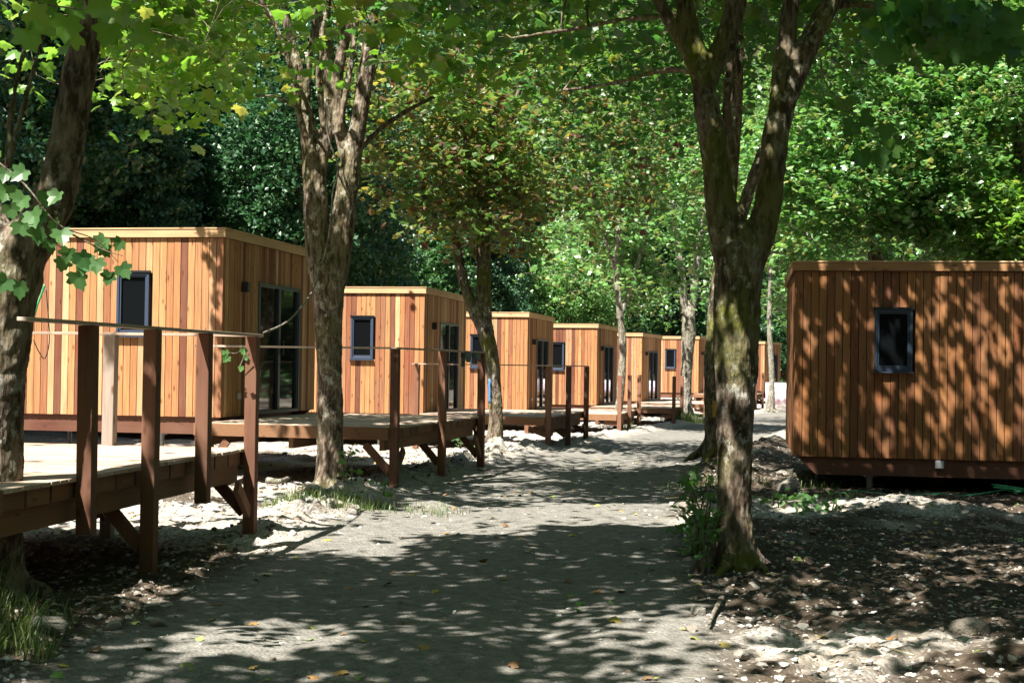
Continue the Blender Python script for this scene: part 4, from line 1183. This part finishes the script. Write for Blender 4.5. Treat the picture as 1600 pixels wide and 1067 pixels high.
# right side twig with a few yellowing leaves
lp = [(1335, 190, 20), (1345, 235, 0), (1372, 235, -20), (1385, 195, 10), (1398, 225, 30), (1320, 155, 0), (1365, 200, -10), (1380, 240, 0), (1395, 215, -25), (1360, 180, 30)]
leaf_spray('hanging_branch', 'drooping twig with dark leaves right of the massive maple', [[(1282, 90), (1290, 130), (1320, 165), (1370, 200), (1430, 225), (1530, 247)], [(1282, 90), (1284, 140), (1300, 165), (1340, 180)]], 10.5, lp, .14, leafm='leaf_deep')
lp = [(1400 + random.uniform(-45, 190), random.uniform(-5, 75), random.uniform(-60, 60)) for _ in range(75)]
leaf_spray('hanging_branch', 'dark leafy bough across the top right corner', [[(1340, -20), (1420, 20), (1500, 35), (1600, 60)]], 9.0, lp, .15, leafm='leaf_deep')

# vine on the forked maple
def cable(name, pts, Y, r, mat, lab, cat, dY=None):
    P = np.array([at(a, b, Y + (dY[k] if dY else 0)) for k, (a, b) in enumerate(pts)]); Q, rq = smooth_line(P, np.full(len(P), r), 7)
    B = Q[0].copy(); m = MB(); m.tube(Q - B, rq, 7, jit=.1)
    o = m.build(name, mat, None, smooth=True, loc=tuple(B)); tag(o, lab, cat); return o
cable('vine', [(508, 155), (512, 210), (528, 262), (520, 300), (516, 350), (508, 395), (500, 420), (488, 455), (462, 490), (440, 508), (412, 520)], 18.5, .011, M['bark_pale'], 'thin pale vine hanging from the forked maple to the near handrail', 'vine', [0, 0, 0, 0, 0, 0, -.1, -.9, -2.3, -3.4, -4.6])
lp = [(352, 548, 0), (356, 556, 40), (380, 545, 0), (383, 556, -20), (378, 572, 10), (508, 398, 0), (512, 404, 20)]
leaf_spray('caught_sprig', 'wilted sprig of small leaves caught beside the nearest deck post', [[(348, 548), (368, 552), (385, 542)], [(384, 545), (380, 560), (372, 578)]], 13.5, lp[:5], .07, cat='sprig', leafm='leaf_shoot')
# hose at the right cabin
q0 = at(1574, 722, 20.55)
pts = [at(1574, 722, 20.5), at(1574, 745, 20.45), at(1573, 765, 20.3)]
cen = at(1562, 768, 20.0); gz_ = g(cen[0], cen[1]) + .05
for k in range(26):
    a = k * .55; pts.append(np.array([cen[0] + .16 + .22 * math.cos(a + .3) + .04 * math.sin(k), cen[1] + .16 * math.sin(a + .3), gz_ + .02 + .12 * abs(math.sin(a * .5)) * (1 - k / 40)]))
for k in range(1, 9): pts.append(np.array([cen[0] - .2 - .3 * k, cen[1] - .1 + .08 * math.sin(k * 1.3), g(cen[0] - .2 - .3 * k, cen[1] - .1) + .03]))
Q, rq = smooth_line(pts, np.full(len(pts), .0095), 5); m = MB(); m.tube(Q - Q[0], rq, 8)
tag(m.build('garden_hose', M['hose'], None, smooth=True, loc=tuple(Q[0])), 'coiled green hose hanging under the right hand cabin', 'hose')
cable('garden_hose', [(70, 445), (64, 462), (58, 478), (52, 500)], 20.9, .016, M['hose'], 'short green hose hanging on the first cabin wall', 'hose')
cable('cable', [(72, 450), (76, 500), (77, 535), (70, 560), (60, 548), (52, 530)], 20.9, .008, M['black'], 'black cable looped on the first cabin wall', 'cable')
# paint and tag on trunks
def trunk_patch(name, Y, rad, px0, px1, py0, py1, mat, lab, cat, cx):
    m = MB(); n1, n2 = 6, 8
    C = [at(cx, py0 + (py1 - py0) * t_, Y) for t_ in np.linspace(0, 1, n2)]
    V = []
    for k, c_ in enumerate(C):
        for q in np.linspace(px0, px1, n1):
            xx = (q - cx) * Y / F + .006 * math.sin(k * 2.3)
            yy = -math.sqrt(max(0, rad ** 2 - xx ** 2)) - .012
            V.append((c_[0] + xx, c_[1] + yy, c_[2]))
    V = np.array(V); V2 = V * 1.0; V2[:, 1] += .01
    Fs = []
    for a in range(n2 - 1):
        for b in range(n1 - 1):
            q = a * n1 + b; Fs.append((q, q + 1, q + n1 + 1, q + n1))
    B = V.mean(0); m.add(V - B, Fs); o = m.build(name, mat, None, smooth=True, loc=tuple(B))
    sd_ = o.modifiers.new('thickness', 'SOLIDIFY'); sd_.thickness = .004
    return tag(o, lab, cat)
o = trunk_patch('tree_tag', 23.0, 20 * 23 / F * 1.12, 1110, 1117, 626, 652, M['yellow'], 'yellow plastic tag on the dark trunk close behind the massive maple', 'tag', 1121)
o = trunk_patch('paint_mark', 28.6, 12.0 * 28.6 / F * 1.15, 763, 766.5, 592, 630, M['blue'], 'blue paint stripe on the copper-leaved maple', 'paint mark', 773)
# cloth on the rail of the second deck
def cloth(px, py, w, h, Y, lab):
    c0 = at(px, py, Y); m = MB(); n1, n2 = 9, 14; V = []
    for k in range(n2):
        t_ = k / (n2 - 1)
        for q in range(n1):
            u = q / (n1 - 1) - .5
            L = (t_ - .42) * h * 1.5
            zz = -abs(L); yy = math.copysign(min(.05, abs(L)), L)
            V.append((u * w * (1 + .12 * math.sin(k)), yy + .012 * math.sin(q * 1.9 + k * .4), zz + .012 * math.sin(q * 2.1) * (abs(L) > .06)))
    Fs = [(a * n1 + b, a * n1 + b + 1, a * n1 + n1 + b + 1, a * n1 + n1 + b) for a in range(n2 - 1) for b in range(n1 - 1)]
    m.add(V, Fs); o = m.build('cloth', M['cloth'], None, smooth=True, loc=(c0[0], c0[1], c0[2]))
    s_ = o.modifiers.new('t', 'SOLIDIFY'); s_.thickness = .006
    tag(o, lab, 'cloth')
dr = np.array([.235, 1, 0]) / math.hypot(.235, 1)
rail = lambda y: np.array(pA) + np.array([.085 * .973 + y * .229, y * .973 - .085 * .229, 1.10])
def on_rail(y, w, h, lab):
    p = rail(y)
    before = set(bpy.data.objects)
    cloth(800, 500, w, h, 20, lab)
    o = [q for q in bpy.data.objects if q not in before][0]
    o.location = p + np.array([0, 0, .006]); o.rotation_euler = (0, 0, R(76.8))
on_rail(3.7, .26, .30, 'pale grey-green cloth draped over the second deck handrail'); on_rail(4.35, .22, .22, 'darker cloth on the second deck handrail beside the paler one')
# far tarpaulin screen
p0, p1 = at(1196, 640, 76), at(1260, 640, 76)
m = MB(); V = []; n1 = 24
for zt in (0, .62, 1.25):
    for k in range(n1):
        tt = k / (n1 - 1); V.append((p0[0] + (p1[0] - p0[0]) * tt, 76 + .05 * math.sin(k * 1.7) * (zt > 0) - .0, g(p0[0], 76) + .05 + zt))
Fs = [(a * n1 + b, a * n1 + b + 1, a * n1 + n1 + b + 1, a * n1 + n1 + b) for a in range(2) for b in range(n1 - 1)]
m.add(V, Fs); o = m.build('tarpaulin_screen', M['tarp'], None, smooth=True); s_ = o.modifiers.new('t', 'SOLIDIFY'); s_.thickness = .01
tag(o, 'low pink and white tarpaulin screen far down the track', 'screen')
